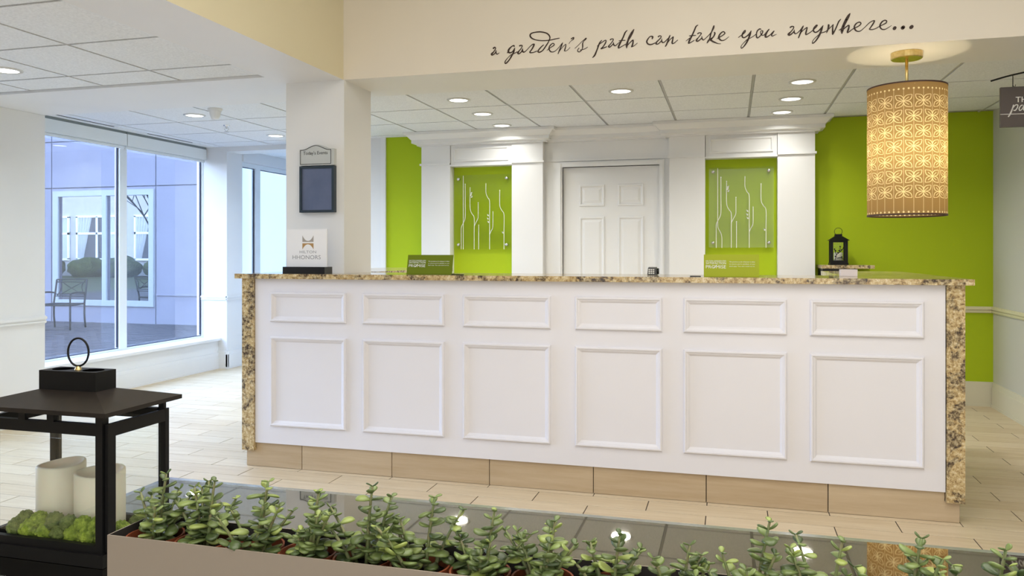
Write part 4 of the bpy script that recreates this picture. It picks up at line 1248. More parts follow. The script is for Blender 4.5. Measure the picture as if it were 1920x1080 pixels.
# back counter with lantern
bc = thing('back_counter', 'granite topped ledge against the green wall right of the niche', 'counter', (0.9, 7.1, 0))
obj('ledge_slab', bx(0.705, 1.10, 6.80, 7.205, 1.118, 1.145), GRANITE, bc, bevel=0.003)
obj('cabinet', bx(0.72, 0.98, 6.86, 7.205, 0, 1.1175), mat('black_cabinet', (0.015, 0.015, 0.018), 0.4), bc)
sl = thing('candle_lantern', 'small black metal lantern with a ring handle on the back ledge by the green wall', 'lantern', (0.856, 7.0, 1.146))
lx, ly_ = 0.856, 7.0
obj('base', bx(lx - 0.070, lx + 0.070, ly_ - 0.065, ly_ + 0.065, 1.1462, 1.162), DARK, sl, bevel=0.003)
for sx in (-1, 1):
    for sy in (-1, 1):
        obj('post', bx(lx + sx * 0.056 - 0.010, lx + sx * 0.056 + 0.010, ly_ + sy * 0.05 - 0.010, ly_ + sy * 0.05 + 0.010, 1.162, 1.345), DARK, sl)
for z0, z1 in ((1.162, 1.182), (1.33, 1.345)):
    obj('rail', bx(lx - 0.046, lx + 0.046, ly_ - 0.058, ly_ - 0.046, z0, z1), DARK, sl)
rf = B()
def frust(b, a, c, z0, z1):
    lo = [b.verts.new((lx + sx * a, ly_ + sy * a, z0)) for sx, sy in ((-1, -1), (1, -1), (1, 1), (-1, 1))]
    hi = [b.verts.new((lx + sx * c, ly_ + sy * c, z1)) for sx, sy in ((-1, -1), (1, -1), (1, 1), (-1, 1))]
    b.faces.new(lo[::-1]); b.faces.new(hi)
    for k in range(4):
        b.faces.new((lo[k], lo[(k + 1) % 4], hi[(k + 1) % 4], hi[k]))
frust(rf, 0.080, 0.030, 1.345, 1.380)
frust(rf, 0.027, 0.027, 1.3805, 1.398)
obj('roof', rf, DARK, sl)
q = B()
pts = [(lx + 0.030 * math.sin(a), ly_, 1.398 + 0.022 + 0.030 * math.cos(a)) for a in [D(k) for k in range(-150, 151, 15)]]
tube(q, pts, 0.0022, 6); obj('handle', q, DARK, sl)
for (xa, xb, ya, yb) in ((lx - 0.046, lx + 0.046, ly_ - 0.051, ly_ - 0.0500), (lx - 0.046, lx + 0.046, ly_ + 0.050, ly_ + 0.051)):
    obj('glass_pane', bx(xa, xb, ya, yb, 1.182, 1.33), LGLASS, sl)
q = B()
tube(q, [(lx - 0.03, ly_ - 0.053, 1.184), (lx - 0.02, ly_ - 0.053, 1.23), (lx - 0.035, ly_ - 0.053, 1.27)], 0.003, 5)
tube(q, [(lx - 0.02, ly_ - 0.053, 1.23), (lx + 0.005, ly_ - 0.053, 1.25), (lx + 0.035, ly_ - 0.053, 1.285)], 0.003, 5)
tube(q, [(lx + 0.005, ly_ - 0.053, 1.25), (lx + 0.008, ly_ - 0.053, 1.29)], 0.0025, 5)
tube(q, [(lx + 0.04, ly_ - 0.053, 1.19), (lx + 0.01, ly_ - 0.053, 1.205), (lx - 0.015, ly_ - 0.053, 1.20)], 0.003, 5)
for a, b_ in ((-0.035, 1.275), (-0.028, 1.262), (0.0, 1.262), (0.018, 1.268), (0.036, 1.288), (0.008, 1.295), (0.02, 1.21), (-0.01, 1.245), (-0.028, 1.215)):
    lathe_pts = [(0.0, -0.004), (0.006, 0.0), (0.0, 0.010)]
    n = 6
    q.faces.new([q.verts.new((lx + a + 0.007 * math.cos(2 * math.pi * k / n), ly_ - 0.0535, b_ + 0.006 * math.sin(2 * math.pi * k / n))) for k in range(n)])
obj('branch_cutout', q, DARK, sl)
WAX = mat('ivory_wax', (0.78, 0.74, 0.62), 0.45, Subsurface_Weight=0.15)
q = B(); lathe(q, lx, ly_ + 0.005, [(0, 1.1625), (0.034, 1.1625), (0.034, 1.245), (0.029, 1.247), (0.026, 1.241), (0, 1.239)], 24)
tag(obj('candle', q, WAX, smooth=True), 'short ivory candle inside the small black lantern on the back ledge', 'candle')

# ---------------------------------------------------------------- pendant lamp
px, py = 0.871, 4.45
pn = thing('pendant_lamp', 'drum pendant lamp with glowing leaf-patterned shade hanging from the header', 'lamp', (px, py, 2.27))
q = B(); lathe(q, px, py, [(0, 2.2695), (0.075, 2.2695), (0.075, 2.240), (0.072, 2.236), (0, 2.236)], 40); obj('canopy', q, BRASS, pn)
q = B(); tube(q, [(px, py, 2.236), (px, py, 2.06)], 0.0075, 14); obj('rod', q, BRASS, pn, smooth=True)
RAD, ZT, ZB = 0.186, 2.087, 1.434
def shade_mat():
    m = bpy.data.materials.new('leaf_pattern_shade')
    m.use_nodes = True
    N, L = m.node_tree.nodes, m.node_tree.links
    N.clear()
    out = N.new('ShaderNodeOutputMaterial')
    uv = N.new('ShaderNodeUVMap')
    sp = N.new('ShaderNodeSeparateXYZ'); L.new(uv.outputs[0], sp.inputs[0])
    def M(op, a, b=None, c=None):
        n = N.new('ShaderNodeMath'); n.operation = op
        for i, v in enumerate((a, b, c)):
            if v is None:
                continue
            if isinstance(v, (int, float)):
                n.inputs[i].default_value = v
            else:
                L.new(v, n.inputs[i])
        return n.outputs[0]
    U, V = sp.outputs[0], sp.outputs[1]      # U in flower units round the drum (13), V in rows up from the bottom flower row
    row = M('FLOOR', V)
    odd = M('MODULO', M('ADD', row, 20), 2)
    us = M('ADD', U, M('MULTIPLY', odd, 0.5))
    x = M('SUBTRACT', M('FRACT', us), 0.5)
    y = M('SUBTRACT', M('FRACT', V), 0.5)
    ax, ay = M('ABSOLUTE', x), M('ABSOLUTE', y)
    p_ = M('MULTIPLY', M('ADD', ax, ay), 0.7071)
    q_ = M('ABSOLUTE', M('MULTIPLY', M('SUBTRACT', ax, ay), 0.7071))
    Lh = 0.585
    s = M('MULTIPLY', M('SINE', M('MULTIPLY', M('DIVIDE', p_, Lh), math.pi)), 0.165)
    line = M('LESS_THAN', M('ABSOLUTE', M('SUBTRACT', q_, s)), 0.022)
    inL = M('LESS_THAN', p_, Lh)
    petal = M('MULTIPLY', line, inL)
    vein = M('MULTIPLY', M('LESS_THAN', q_, 0.020), M('MULTIPLY', M('LESS_THAN', p_, 0.36), M('GREATER_THAN', p_, 0.03)))
    dot = M('LESS_THAN', M('ADD', M('MULTIPLY', x, x), M('MULTIPLY', y, y)), 0.0030)
    fl = M('MAXIMUM', M('MAXIMUM', petal, vein), dot)
    inrows = M('MULTIPLY', M('GREATER_THAN', V, 0.0), M('LESS_THAN', V, 7.0))
    fl = M('MULTIPLY', fl, inrows)
    xv = M('SUBTRACT', M('FRACT', M('MULTIPLY', U, 2.0)), 0.5)
    inside_petal = M('MULTIPLY', M('MULTIPLY', M('LESS_THAN', q_, s), inL), inrows)
    vl = M('MULTIPLY', M('GREATER_THAN', M('ABSOLUTE', xv), 0.472), M('SUBTRACT', 1.0, inside_petal))
    vl = M('MULTIPLY', vl, M('MULTIPLY', M('GREATER_THAN', V, -0.83), M('LESS_THAN', V, 7.28)))
    du = M('SUBTRACT', M('FRACT', M('ADD', M('MULTIPLY', U, 4.0), 0.5)), 0.5)
    def dots(vc):
        dv = M('MULTIPLY', M('SUBTRACT', V, vc), 3.3)
        return M('LESS_THAN', M('ADD', M('MULTIPLY', du, du), M('MULTIPLY', dv, dv)), 0.045)
    dd_ = M('MAXIMUM', dots(-0.84), dots(7.32))
    mask = M('MAXIMUM', M('MAXIMUM', fl, M('MULTIPLY', vl, 0.65)), dd_)
    tx_ = N.new('ShaderNodeTexNoise'); tx_.inputs['Scale'].default_value = 3; tx_.inputs['Detail'].default_value = 3
    mp = N.new('ShaderNodeMapping'); mp.inputs['Scale'].default_value = (1, 40, 1)
    L.new(uv.outputs[0], mp.inputs[0]); L.new(mp.outputs[0], tx_.inputs[0])
    def mixc(f, a, b):
        n = N.new('ShaderNodeMix'); n.data_type = 'RGBA'
        L.new(f, n.inputs[0]); n.inputs[6].default_value = (*a, 1); n.inputs[7].default_value = (*b, 1)
        return n.outputs[2]
    tcol = mixc(mask, (0.44, 0.30, 0.11), (0.98, 0.88, 0.50))
    dcol = mixc(mask, (0.27, 0.19, 0.11), (0.85, 0.80, 0.62))
    tr = N.new('ShaderNodeBsdfTranslucent'); L.new(tcol, tr.inputs[0])
    df = N.new('ShaderNodeBsdfDiffuse'); L.new(dcol, df.inputs[0])
    ad = N.new('ShaderNodeMixShader'); ad.inputs[0].default_value = 0.55
    L.new(df.outputs[0], ad.inputs[1]); L.new(tr.outputs[0], ad.inputs[2])
    L.new(ad.outputs[0], out.inputs[0])
    return m
SH = shade_mat()
q = B()
uvl = q.loops.layers.uv.new('UVMap')
n = 96
zs = [ZB, 1.6, 1.75, 1.9, ZT]
rows = [[q.verts.new((px + RAD * math.cos(2 * math.pi * i / n), py + RAD * math.sin(2 * math.pi * i / n), z)) for i in range(n)] for z in zs]
Z0 = 1.544 - 0.0745 / 2
for r_ in range(len(zs) - 1):
    for i in range(n):
        j_ = (i + 1) % n
        f = q.faces.new((rows[r_][i], rows[r_][j_], rows[r_ + 1][j_], rows[r_ + 1][i]))
        f.smooth = True
        us = (i / n * 13, (i + 1) / n * 13, (i + 1) / n * 13, i / n * 13)
        zz = (zs[r_], zs[r_], zs[r_ + 1], zs[r_ + 1])
        for lp, u_, z_ in zip(f.loops, us, zz):
            lp[uvl].uv = (u_ + 0.30, (z_ - Z0) / 0.0745)
so = obj('lamp_shade', q, SH, pn)
RIM = mat('dark_brown_rim', (0.05, 0.02, 0.015), 0.6)
for z in (ZT, ZB):
    q = B(); lathe(q, px, py, [(RAD - 0.002, z - 0.004), (RAD + 0.0015, z - 0.004), (RAD + 0.0015, z + 0.003), (RAD - 0.002, z + 0.003), (RAD - 0.002, z - 0.004)], 72)
    obj('shade_rim', q, RIM, pn, smooth=False)
q = B()
for k in range(3):
    a = D(30 + 120 * k)
    tube(q, [(px, py, 2.06), (px + RAD * math.cos(a), py + RAD * math.sin(a), 2.075)], 0.002, 6)
obj('shade_spider', q, BRASS, pn)
q = B(); lathe(q, px, py, [(0, 1.70), (0.028, 1.715), (0.033, 1.745), (0.026, 1.785), (0.016, 1.81), (0.016, 1.84), (0, 1.84)], 20)
obj('bulb', q, emit('warm_bulb', (1.0, 0.82, 0.5), 8), pn, smooth=True)
q = B(); tube(q, [(px, py, 1.84), (px, py, 2.06)], 0.012, 10); obj('lamp_holder', q, BRASS, pn)
l = bpy.data.lights.new('pendant_bulb', 'POINT'); l.energy = P_PEND; l.color = (1.0, 0.80, 0.50); l.shadow_soft_size = 0.035
lo = bpy.data.objects.new('pendant_bulb', l); link(lo); lo.location = (px, py, 1.755)
q = B(); lathe(q, px, py, [(0, 1.447), (RAD - 0.004, 1.447)], 48); obj('diffuser', q, SHEER, pn)

# ---------------------------------------------------------------- hanging sign at the right
SIGNS = [[(1427,2016,3.7),(1422,1997,4.5),(1413,1973,5.0),(1404,1957,4.1)],[(1422,1997,2.5),(1435,2015,3.3),(1447,2015,3.3),(1444,2000,3.7),(1435,1988,3.7),(1428,1989,2.9)],[(1468,2014,3.3),(1460,2010,3.7),(1453,1996,3.7),(1457,1986,3.3),(1468,1995,3.3),(1477,2015,3.3),(1473,1995,3.7),(1478,1986,3.3),(1488,1996,2.5)],[(1366,1970,1.5),(1533,1968,1.4)]]
SGN = mat('dark_brown_sign', (0.075, 0.060, 0.055), 0.5)
sg = thing('hanging_sign', 'dark brown hanging sign with white lettering on a black arm at the right edge', 'sign', (1.6, 4.69, 1.9))
obj('board', bx(1.368, 1.86, 4.688, 4.708, 1.902, 2.112), SGN, sg)
q = B(); strokes(q, SIGNS, 4.687, 5, wf=0.75, mn=0.0013)
obj('script_lettering', q, WHT, sg)
text_part('THE', 1.437, 1.512, 2.030, 2.058, 4.687, WHT, sg)
q = B()
arm = catmull([(1.325, 4.70, 2.150), (1.42, 4.70, 2.175), (1.55, 4.70, 2.197), (1.75, 4.70, 2.212), (1.95, 4.70, 2.205), (2.045, 4.70, 2.19)], 5)
tube(q, arm, 0.0045, 8); obj('arm', q, DARK, sg, smooth=True)
for x, zt in ((1.428, 2.175), (1.80, 2.211)):
    q = B(); tube(q, [(x, 4.70, 2.108), (x, 4.70, zt)], 0.0022, 6)
    tube(q, [(x, 4.70, 2.120), (x + 0.010, 4.70, 2.112), (x + 0.012, 4.70, 2.125)], 0.0018, 6); obj('hanger', q, DARK, sg)
obj('wall_plate', bx(2.038, 2.0495, 4.67, 4.73, 2.12, 2.26), DARK, sg, bevel=0.002)

# ---------------------------------------------------------------- foreground table
TZ = 0.811
tb = thing('mirrored_table', 'high table with a dark mirror-like glass top holding the planter', 'table', (0, 0.9, 0))
q = B()
tx0, tx1, ty0, ty1 = -1.045, 1.25, 0.52, 1.29
def rect(i_, z):
    return [q.verts.new(v) for v in ((tx0 + i_, ty0 + i_, z), (tx1 - i_, ty0 + i_, z), (tx1 - i_, ty1 - i_, z), (tx0 + i_, ty1 - i_, z))]
rr_ = [rect(0, TZ - 0.022), rect(0, TZ - 0.003), rect(0.0015, TZ - 0.0012), rect(0.017, TZ)]
q.faces.new(rr_[0][::-1])
for r1, r2 in zip(rr_, rr_[1:]):
    for k in range(4):
        f = q.faces.new((r1[k], r1[(k + 1) % 4], r2[(k + 1) % 4], r2[k]))
        f.material_index = 1
q.faces.new(rr_[3])
obj('tabletop', q, [TABLETOP, TEDGE], tb)
for x in (-0.95, 1.15):
    for y in (0.58, 1.22):
        obj('leg', bx(x - 0.03, x + 0.03, y - 0.03, y + 0.03, 0, TZ - 0.022), DARK, tb)
obj('apron', bx(-0.92, 1.12, 0.60, 1.20, TZ - 0.09, TZ - 0.0225), DARK, tb)

# planter trough
PZ = 0.8955
X0, X1, Y0, Y1 = -0.735, 0.340, 0.800, 0.879
TAUPE = paint('taupe_metal', (0.30, 0.25, 0.20), 0.45)
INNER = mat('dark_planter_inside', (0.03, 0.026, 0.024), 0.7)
pl = thing('planter_trough', 'long taupe metal planter trough holding a row of potted succulents', 'planter', ((X0 + X1) / 2, (Y0 + Y1) / 2, TZ))
w_ = 0.0016
def sheet(nm, a, b, c, d, inner):
    q = bx(a, b, c, d, TZ + 0.0005, PZ)
    o = obj(nm, q, [TAUPE, INNER], pl)
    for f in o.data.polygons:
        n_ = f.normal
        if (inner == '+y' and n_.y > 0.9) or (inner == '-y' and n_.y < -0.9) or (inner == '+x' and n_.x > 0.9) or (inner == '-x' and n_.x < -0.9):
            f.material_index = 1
    return o
sheet('front_wall', X0, X1, Y0, Y0 + w_, '+y')
sheet('back_wall', X0, X1, Y1 - w_, Y1, '-y')
sheet('end_wall', X0, X0 + w_, Y0 + w_, Y1 - w_, '+x')
sheet('end_wall', X1 - w_, X1, Y0 + w_, Y1 - w_, '-x')
obj('bottom', bx(X0 + w_, X1 - w_, Y0 + w_, Y1 - w_, TZ + 0.0005, TZ + 0.003), INNER, pl)

# succulents
TERRA = noise_mat('terracotta_plastic', (0.20, 0.050, 0.020), (0.27, 0.070, 0.028), 20, 3, 0.45)
SOIL = noise_mat('potting_soil', (0.018, 0.012, 0.009), (0.10, 0.07, 0.05), 300, 4, 0.95, bump=1.0, bscale=400, dist=0.004, lo=0.45, hi=0.75)
STEM = noise_mat('green_stem', (0.17, 0.24, 0.08), (0.24, 0.22, 0.11), 120, 3, 0.5)
def leaf_mat():
    m = mat('jade_leaf', (0.2, 0.3, 0.1), 0.32)
    N, L, p = nodes(m)
    oi = N.new('ShaderNodeObjectInfo')
    cr = N.new('ShaderNodeValToRGB')
    E = cr.color_ramp.elements
    E[0].position = 0; E[0].color = (0.060, 0.095, 0.032, 1)
    E[1].position = 1; E[1].color = (0.34, 0.41, 0.10, 1)
    x = E.new(0.45); x.color = (0.135, 0.185, 0.055, 1)
    x = E.new(0.8); x.color = (0.22, 0.29, 0.09, 1)
    L.new(oi.outputs['Random'], cr.inputs[0])
    tc = N.new('ShaderNodeTexCoord')
    nz = N.new('ShaderNodeTexNoise'); nz.inputs['Scale'].default_value = 180
    L.new(tc.outputs['Object'], nz.inputs[0])
    mx = N.new('ShaderNodeMix'); mx.data_type = 'RGBA'; mx.blend_type = 'MULTIPLY'; mx.inputs[0].default_value = 0.35
    c2 = N.new('ShaderNodeValToRGB'); c2.color_ramp.elements[0].position = 0.3; c2.color_ramp.elements[0].color = (0.6, 0.65, 0.6, 1); c2.color_ramp.elements[1].position = 0.7
    L.new(nz.outputs[0], c2.inputs[0])
    L.new(cr.outputs[0], mx.inputs[6]); L.new(c2.outputs[0], mx.inputs[7])
    L.new(mx.outputs[2], p.inputs['Base Color'])
    p.inputs['Subsurface Weight'].default_value = 0.0
    return m
LEAF = leaf_mat()
def leaf_mesh(L_, W_, T_, curl):
    q = B()
    n = 6
    prof = [(0.0, 0.12), (0.15, 0.34), (0.38, 0.80), (0.62, 1.0), (0.82, 0.90), (0.95, 0.52), (1.0, 0.0)]
    rings = []
    for t, w in prof:
        x = t * L_
        zc = curl * L_ * (t ** 2)
        if w == 0:
            rings.append([q.verts.new((x, 0, zc))])
            continue
        hw = w * W_ / 2
        th = T_ / 2 * (0.5 + 0.5 * w)
        rings.append([q.verts.new((x, y * hw, zc + z * th)) for y, z in ((-1, 0.15), (-0.55, 0.75), (0, 0.9), (0.55, 0.75), (1, 0.15), (0.5, -0.8), (-0.5, -0.8))])
    for a, b in zip(rings, rings[1:]):
        m_ = len(a)
        for k in range(m_):
            j_ = (k + 1) % m_
            if len(b) == 1:
                q.faces.new((a[k], a[j_], b[0]))
            else:
                q.faces.new((a[k], a[j_], b[j_], b[k]))
    q.faces.new(rings[0][::-1])
    for f in q.faces:
        f.smooth = True
    me = bpy.data.meshes.new('leaf')
    q.to_mesh(me); q.free()
    me.materials.append(LEAF)
    return me
LM = [leaf_mesh(0.0150, 0.0122, 0.0040, c) for c in (-0.15, 0.05, 0.20)] + [leaf_mesh(0.0172, 0.0128, 0.0042, -0.22)]
ords = ['first', 'second', 'third', 'fourth', 'fifth', 'sixth', 'seventh', 'eighth', 'ninth', 'tenth', 'eleventh', 'twelfth', 'thirteenth', 'fourteenth', 'fifteenth']
NP = 15
pot_me = soil_me = None
heights = [0.075, 0.070, 0.074, 0.066, 0.082, 0.072, 0.062, 0.058, 0.050, 0.046, 0.078, 0.066, 0.074, 0.070, 0.066]
rl = random.Random(21)
PZT = PZ - 0.009
for i in range(NP):
    cx = X0 + 0.037 + i * (X1 - X0 - 0.074) / (NP - 1)
    cy = (Y0 + Y1) / 2
    g = 'potted succulents in the trough'
    if i == 0:
        lb = 'succulent in a terracotta pot, first in the trough, beside the black lantern'
    elif i == NP - 1:
        lb = 'succulent in a terracotta pot, last in the trough at the right end'
    else:
        lb = 'succulent in a terracotta pot, ' + ords[i] + ' in the trough from the lantern'
    t = thing('potted_succulent', lb, 'potted plant', (cx, cy, TZ + 0.003), g)
    if pot_me is None:
        q = B()
        lathe(q, 0, 0, [(0, 0.0005), (0.024, 0.0005), (0.0315, 0.064), (0.0345, 0.064), (0.0348, PZT - TZ - 0.003), (0.0325, PZT - TZ - 0.003), (0.0300, 0.058), (0.0, 0.058)], 28)
        o = obj('pot', q, TERRA, None, smooth=False)
        pot_me = o.data
        o.parent = t
        q = B()
        bmesh.ops.create_circle(q, cap_ends=True, radius=0.0303, segments=28)
        bmesh.ops.subdivide_edges(q, edges=q.edges[:], cuts=2)
        bmesh.ops.triangulate(q, faces=q.faces[:])
        bmesh.ops.subdivide_edges(q, edges=q.edges[:], cuts=3)
        for v in q.verts:
            v.co.z = 0.0605 + rl.uniform(-0.001, 0.0016)
        o = obj('soil', q, SOIL)
        soil_me = o.data
        o.parent = t
    else:
        for nm, me in (('pot', pot_me), ('soil', soil_me)):
            o = bpy.data.objects.new(nm, me); link(o); o.parent = t
    ns = rl.choice((6, 6, 7))
    for s in range(ns):
        a0 = rl.uniform(0, 6.28) if s else rl.uniform(-0.5, 0.5)
        r0 = 0.006 if s == 0 else rl.uniform(0.008, 0.018)
        bx0, by0 = r0 * math.cos(a0), r0 * math.sin(a0)
        Ht = heights[i] * (1.0 if s == 0 else rl.uniform(0.35, 0.85)) + 0.016
        lean = 0.10 if s == 0 else rl.uniform(0.2, 0.55)
        sway = rl.uniform(-0.4, 0.4)
        def pos(tt):
            k = Ht * tt
            lat = lean * k * (0.7 + 0.6 * tt)
            return Vector((bx0 + math.cos(a0) * lat + sway * 0.12 * k, by0 + math.sin(a0) * lat * 0.7, 0.060 + k))
        q = B()
        tube(q, [pos(z / 6) for z in range(7)], [0.0026 - 0.0012 * z / 6 for z in range(7)], 6)
        o = bpy.data.objects.new('stem', bpy.data.meshes.new('stem'))
        for f in q.faces:
            f.smooth = True
        q.to_mesh(o.data); q.free(); o.data.materials.append(STEM)
        link(o); o.parent = t
        npair = max(3, int(Ht / 0.0092))
        rot = rl.uniform(0, 3.14)
        for k in range(npair + 1):
            tt = 0.16 + 0.84 * k / npair
            P_ = pos(tt)
            rot += math.pi / 2 + rl.uniform(-0.25, 0.25)
            top_ = k >= npair - 1
            for h_ in (0, math.pi):
                if not top_ and rl.random() < 0.14:
                    continue
                sc = (0.55 if k == npair else 0.8) if top_ else rl.uniform(0.95, 1.35) if tt > 0.45 else rl.uniform(1.15, 1.5)
                pitch = rl.uniform(-0.75, -0.35) if top_ else rl.uniform(-0.45, 0.15)
                o = bpy.data.objects.new('leaf', LM[rl.randrange(4)])
                link(o); o.parent = t
                o.location = P_
                o.rotation_euler = (rl.uniform(-0.25, 0.25), pitch, rot + h_ + rl.uniform(-0.2, 0.2))
                o.scale = (sc, sc, sc)

# ---------------------------------------------------------------- big lantern with candles and moss
BX0, BX1, BY0, BY1 = -1.034, -0.825, 0.889, 1.018
ln = thing('black_lantern', 'large black metal lantern with a ring handle holding two candles at the left', 'lantern', ((BX0 + BX1) / 2, (BY0 + BY1) / 2, TZ))
obj('base', bx(BX0 - 0.004, BX1 + 0.004, BY0 - 0.004, BY1 + 0.004, TZ + 0.0005, TZ + 0.018), DARK, ln, bevel=0.0015)
pw = 0.0115
for xa in (BX0, BX1 - pw):
    for ya in (BY0, BY1 - pw):
        obj('post', bx(xa, xa + pw - (0.002 if ya > BY0 and xa > BX0 else 0), ya + (0.006 if ya > BY0 and xa > BX0 else 0), ya + pw, TZ + 0.018, 1.0195), DARK, ln, bevel=0.001)
for (za, zb) in ((TZ + 0.018, TZ + 0.029), (0.990, 1.006)):
    obj('rail', bx(BX0 + pw, BX1 - pw, BY0, BY0 + 0.008, za, zb), DARK, ln)
    obj('rail', bx(BX0 + pw, BX1 - pw, BY1 - 0.008, BY1, za, zb), DARK, ln)
    obj('rail', bx(BX0, BX0 + 0.008, BY0 + pw, BY1 - pw, za, zb), DARK, ln)
# door frame on the right side
df = B()
xd0, xd1 = BX1 + 0.0005, BX1 + 0.006
box(df, xd0, xd1, BY0 + 0.004, BY0 + 0.018, TZ + 0.020, 1.006)
box(df, xd0, xd1 - 0.002, BY1 - 0.009, BY1 - 0.001, TZ + 0.020, 1.006)
box(df, xd0, xd1, BY0 + 0.018, BY1 - 0.012, TZ + 0.020, TZ + 0.032)
box(df, xd0, xd1, BY0 + 0.018, BY1 - 0.012, 0.988, 1.006)
obj('door_frame', df, DARK, ln)
for x in (BX0 + 0.065, BX0 + 0.115):
    obj('spacer', bx(x, x + 0.012, BY0, BY0 + 0.006, 1.006, 1.0195), DARK, ln)
obj('spacer', bx(BX0 + 0.09, BX0 + 0.102, BY1 - 0.006, BY1, 1.006, 1.0195), DARK, ln)
obj('glass_pane', bx(BX0 + pw, BX1 - pw, BY0 + 0.0085, BY0 + 0.010, TZ + 0.02, 0.995), LGLASS, ln)
obj('glass_pane', bx(BX0 + pw, BX1 - pw, BY1 - 0.010, BY1 - 0.0085, TZ + 0.02, 0.995), LGLASS, ln)
obj('glass_pane', bx(BX1 - 0.004, BX1 - 0.0025, BY0 + pw, BY1 - pw, TZ + 0.02, 0.995), LGLASS, ln)
EX0, EX1, EY0, EY1 = -1.046, -0.805, 0.872, 1.026
CX0, CX1, CY0, CY1 = -0.971, -0.871, 0.926, 0.965
q = B()
lo = [q.verts.new(v) for v in ((EX0, EY0, 1.0195), (EX1, EY0, 1.0195), (EX1, EY1, 1.0195), (EX0, EY1, 1.0195))]
md = [q.verts.new((v.co.x, v.co.y, 1.0255)) for v in lo]
hi = [q.verts.new(v) for v in ((CX0, CY0, 1.0425), (CX1, CY0, 1.0425), (CX1, CY1, 1.0425), (CX0, CY1, 1.0425))]
q.faces.new(lo[::-1])
for a, b in ((lo, md), (md, hi)):
    for k in range(4):
        q.faces.new((a[k], a[(k + 1) % 4], b[(k + 1) % 4], b[k]))
q.faces.new(hi)
ROOF = noise_mat('roof_black_brown', (0.011, 0.0085, 0.007), (0.015, 0.011, 0.009), 60, 3, 0.42, spec=0.3)
obj('roof', q, ROOF, ln)
# cap with two round vent holes
q = bx(CX0, CX1, CY0, CY1, 1.041, 1.0700)
obj('cap', q, DARK, ln, bevel=0.001)
for x in (CX0 + 0.024, CX1 - 0.022):
    q = B()
    n = 28
    q.faces.new([q.verts.new((x + 0.0155 * math.cos(2 * math.pi * k / n), (CY0 + CY1) / 2 + 0.0135 * math.sin(2 * math.pi * k / n), 1.0703)) for k in range(n)])
    obj('vent_hole', q, mat('vent_hole_black', (0.001, 0.001, 0.001), 0.9, spec=0.0), ln)
hx, hy = (CX0 + CX1) / 2 + 0.001, (CY0 + CY1) / 2
q = B(); ring(q, (hx, hy, 1.0955), 0.0160, 0.0203, 0.0015, 48, 10)
bmesh.ops.rotate(q, verts=q.verts, cent=(hx, hy, 1.09), matrix=Matrix.Rotation(D(10), 3, 'Z'))
obj('ring_handle', q, DARK, ln, smooth=True)
q = B(); lathe(q, hx, hy, [(0.0050, 1.0700), (0.0040, 1.0725), (0.003, 1.0745), (0, 1.0755)], 14)
obj('handle_stud', q, BRASS, ln, smooth=True)

def candle(x, y, r, h, tilt, label, seed):
    q = B()
    n = 48
    rr_ = random.Random(seed)
    ph_ = [rr_.uniform(0, 6.28) for _ in range(3)]
    z0 = TZ + 0.0185
    def top(a, k=1.0):
        return (0.0018 * math.sin(a + ph_[0]) + 0.0012 * math.sin(2 * a + ph_[1]) + tilt * math.sin(a)) * k
    prof = [(r * 0.98, 0, 0), (r, 0.003, 0), (r, h * 0.5, 0), (r, h - 0.002, 1), (r - 0.0015, h, 1), (r - 0.0045, h - 0.0004, 1), (r - 0.0065, h - 0.004, 0.8), (r * 0.6, h - 0.007, 0.3), (0.0001, h - 0.008, 0)]
    rings = []
    for rad, z, k in prof:
        rings.append([q.verts.new((x + rad * math.cos(2 * math.pi * i_ / n), y + rad * math.sin(2 * math.pi * i_ / n), z0 + z + top(2 * math.pi * i_ / n, k))) for i_ in range(n)])
    for a, b in zip(rings, rings[1:]):
        for k in range(n):
            q.faces.new((a[k], a[(k + 1) % n], b[(k + 1) % n], b[k]))
    q.faces.new(rings[0][::-1]); q.faces.new(rings[-1])
    return tag(obj('candle', q, WAX, smooth=True), label, 'candle', 'ivory candles in the large lantern')
candle(-0.970, 0.965, 0.0335, 0.096, 0.000, 'taller ivory pillar candle at the left inside the large black lantern', 1)
candle(-0.8995, 0.965, 0.0345, 0.0895, 0.000, 'shorter ivory pillar candle at the right, behind the lantern corner post', 2)

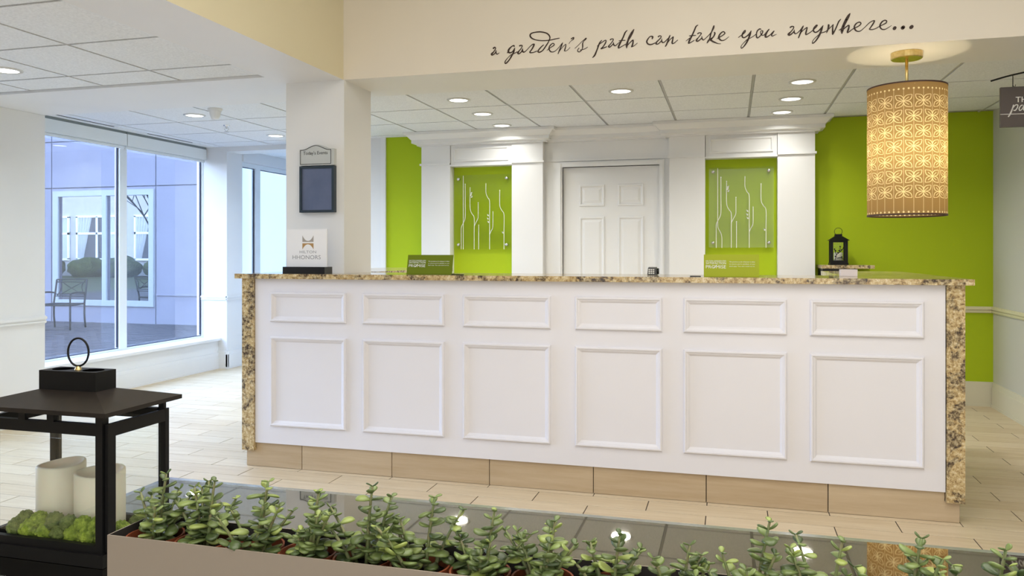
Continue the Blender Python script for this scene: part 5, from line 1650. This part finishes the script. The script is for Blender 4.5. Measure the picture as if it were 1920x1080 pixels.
MOSS = noise_mat('bright_moss', (0.16, 0.25, 0.02), (0.42, 0.55, 0.07), 160, 5, 0.95, bump=1.0, bscale=700, dist=0.004)
MOSS2 = noise_mat('dull_moss', (0.09, 0.14, 0.025), (0.24, 0.30, 0.08), 200, 5, 0.95, bump=1.0, bscale=700, dist=0.004)
rm = random.Random(4)
mz = TZ + 0.018
spots = [(-0.994, 0.913, 0.0150, 0), (-0.970, 0.912, 0.0155, 1), (-0.943, 0.912, 0.0135, 1), (-0.918, 0.913, 0.0140, 0), (-0.893, 0.913, 0.0145, 1), (-0.868, 0.912, 0.0150, 1),
         (-0.844, 0.914, 0.0130, 1), (-0.998, 0.990, 0.0110, 0), (-0.982, 0.9135, 0.0115, 0), (-0.957, 0.9135, 0.0120, 1), (-0.930, 0.9135, 0.0125, 0), (-0.905, 0.9135, 0.0115, 0), (-0.880, 0.9135, 0.0120, 1),
         (-0.856, 0.9135, 0.0125, 1), (-0.850, 0.985, 0.0120, 0), (-0.847, 0.948, 0.0130, 1)]
names = ['at the far left', 'second from the left', 'third in the front row', 'fourth in the front row, between the candles', 'fifth in the front row', 'sixth in the front row', 'seventh in the front row', 'behind the taller candle at the left', 'upper heap, far left', 'upper heap, before the taller candle', 'upper heap, in the middle', 'upper heap, between the candles', 'upper heap, before the shorter candle', 'upper heap, by the corner post', 'behind the shorter candle at the back', 'right of the shorter candle']
for i, (x, y, r, br) in enumerate(spots):
    zc = mz + r * 0.97 + (0.017 if 8 <= i < 14 else 0.0)
    lb = 'green moss ball in the large lantern, ' + names[i]
    if i in (0, 1, 4, 8, 9, 12):
        lb = lb.replace('green moss ball', ('bright' if br else 'dull') + ' green moss ball')
    q = blob('moss_ball', (x, y, zc), r, MOSS if br else MOSS2, 4, 0.16, 7, i + 30)
    tag(q, lb, 'moss ball', 'moss balls round the candles')
obj_bed = bx(BX0 + 0.0125, BX1 - 0.0125, BY0 + 0.012, BY1 - 0.012, TZ + 0.0182, TZ + 0.0184)
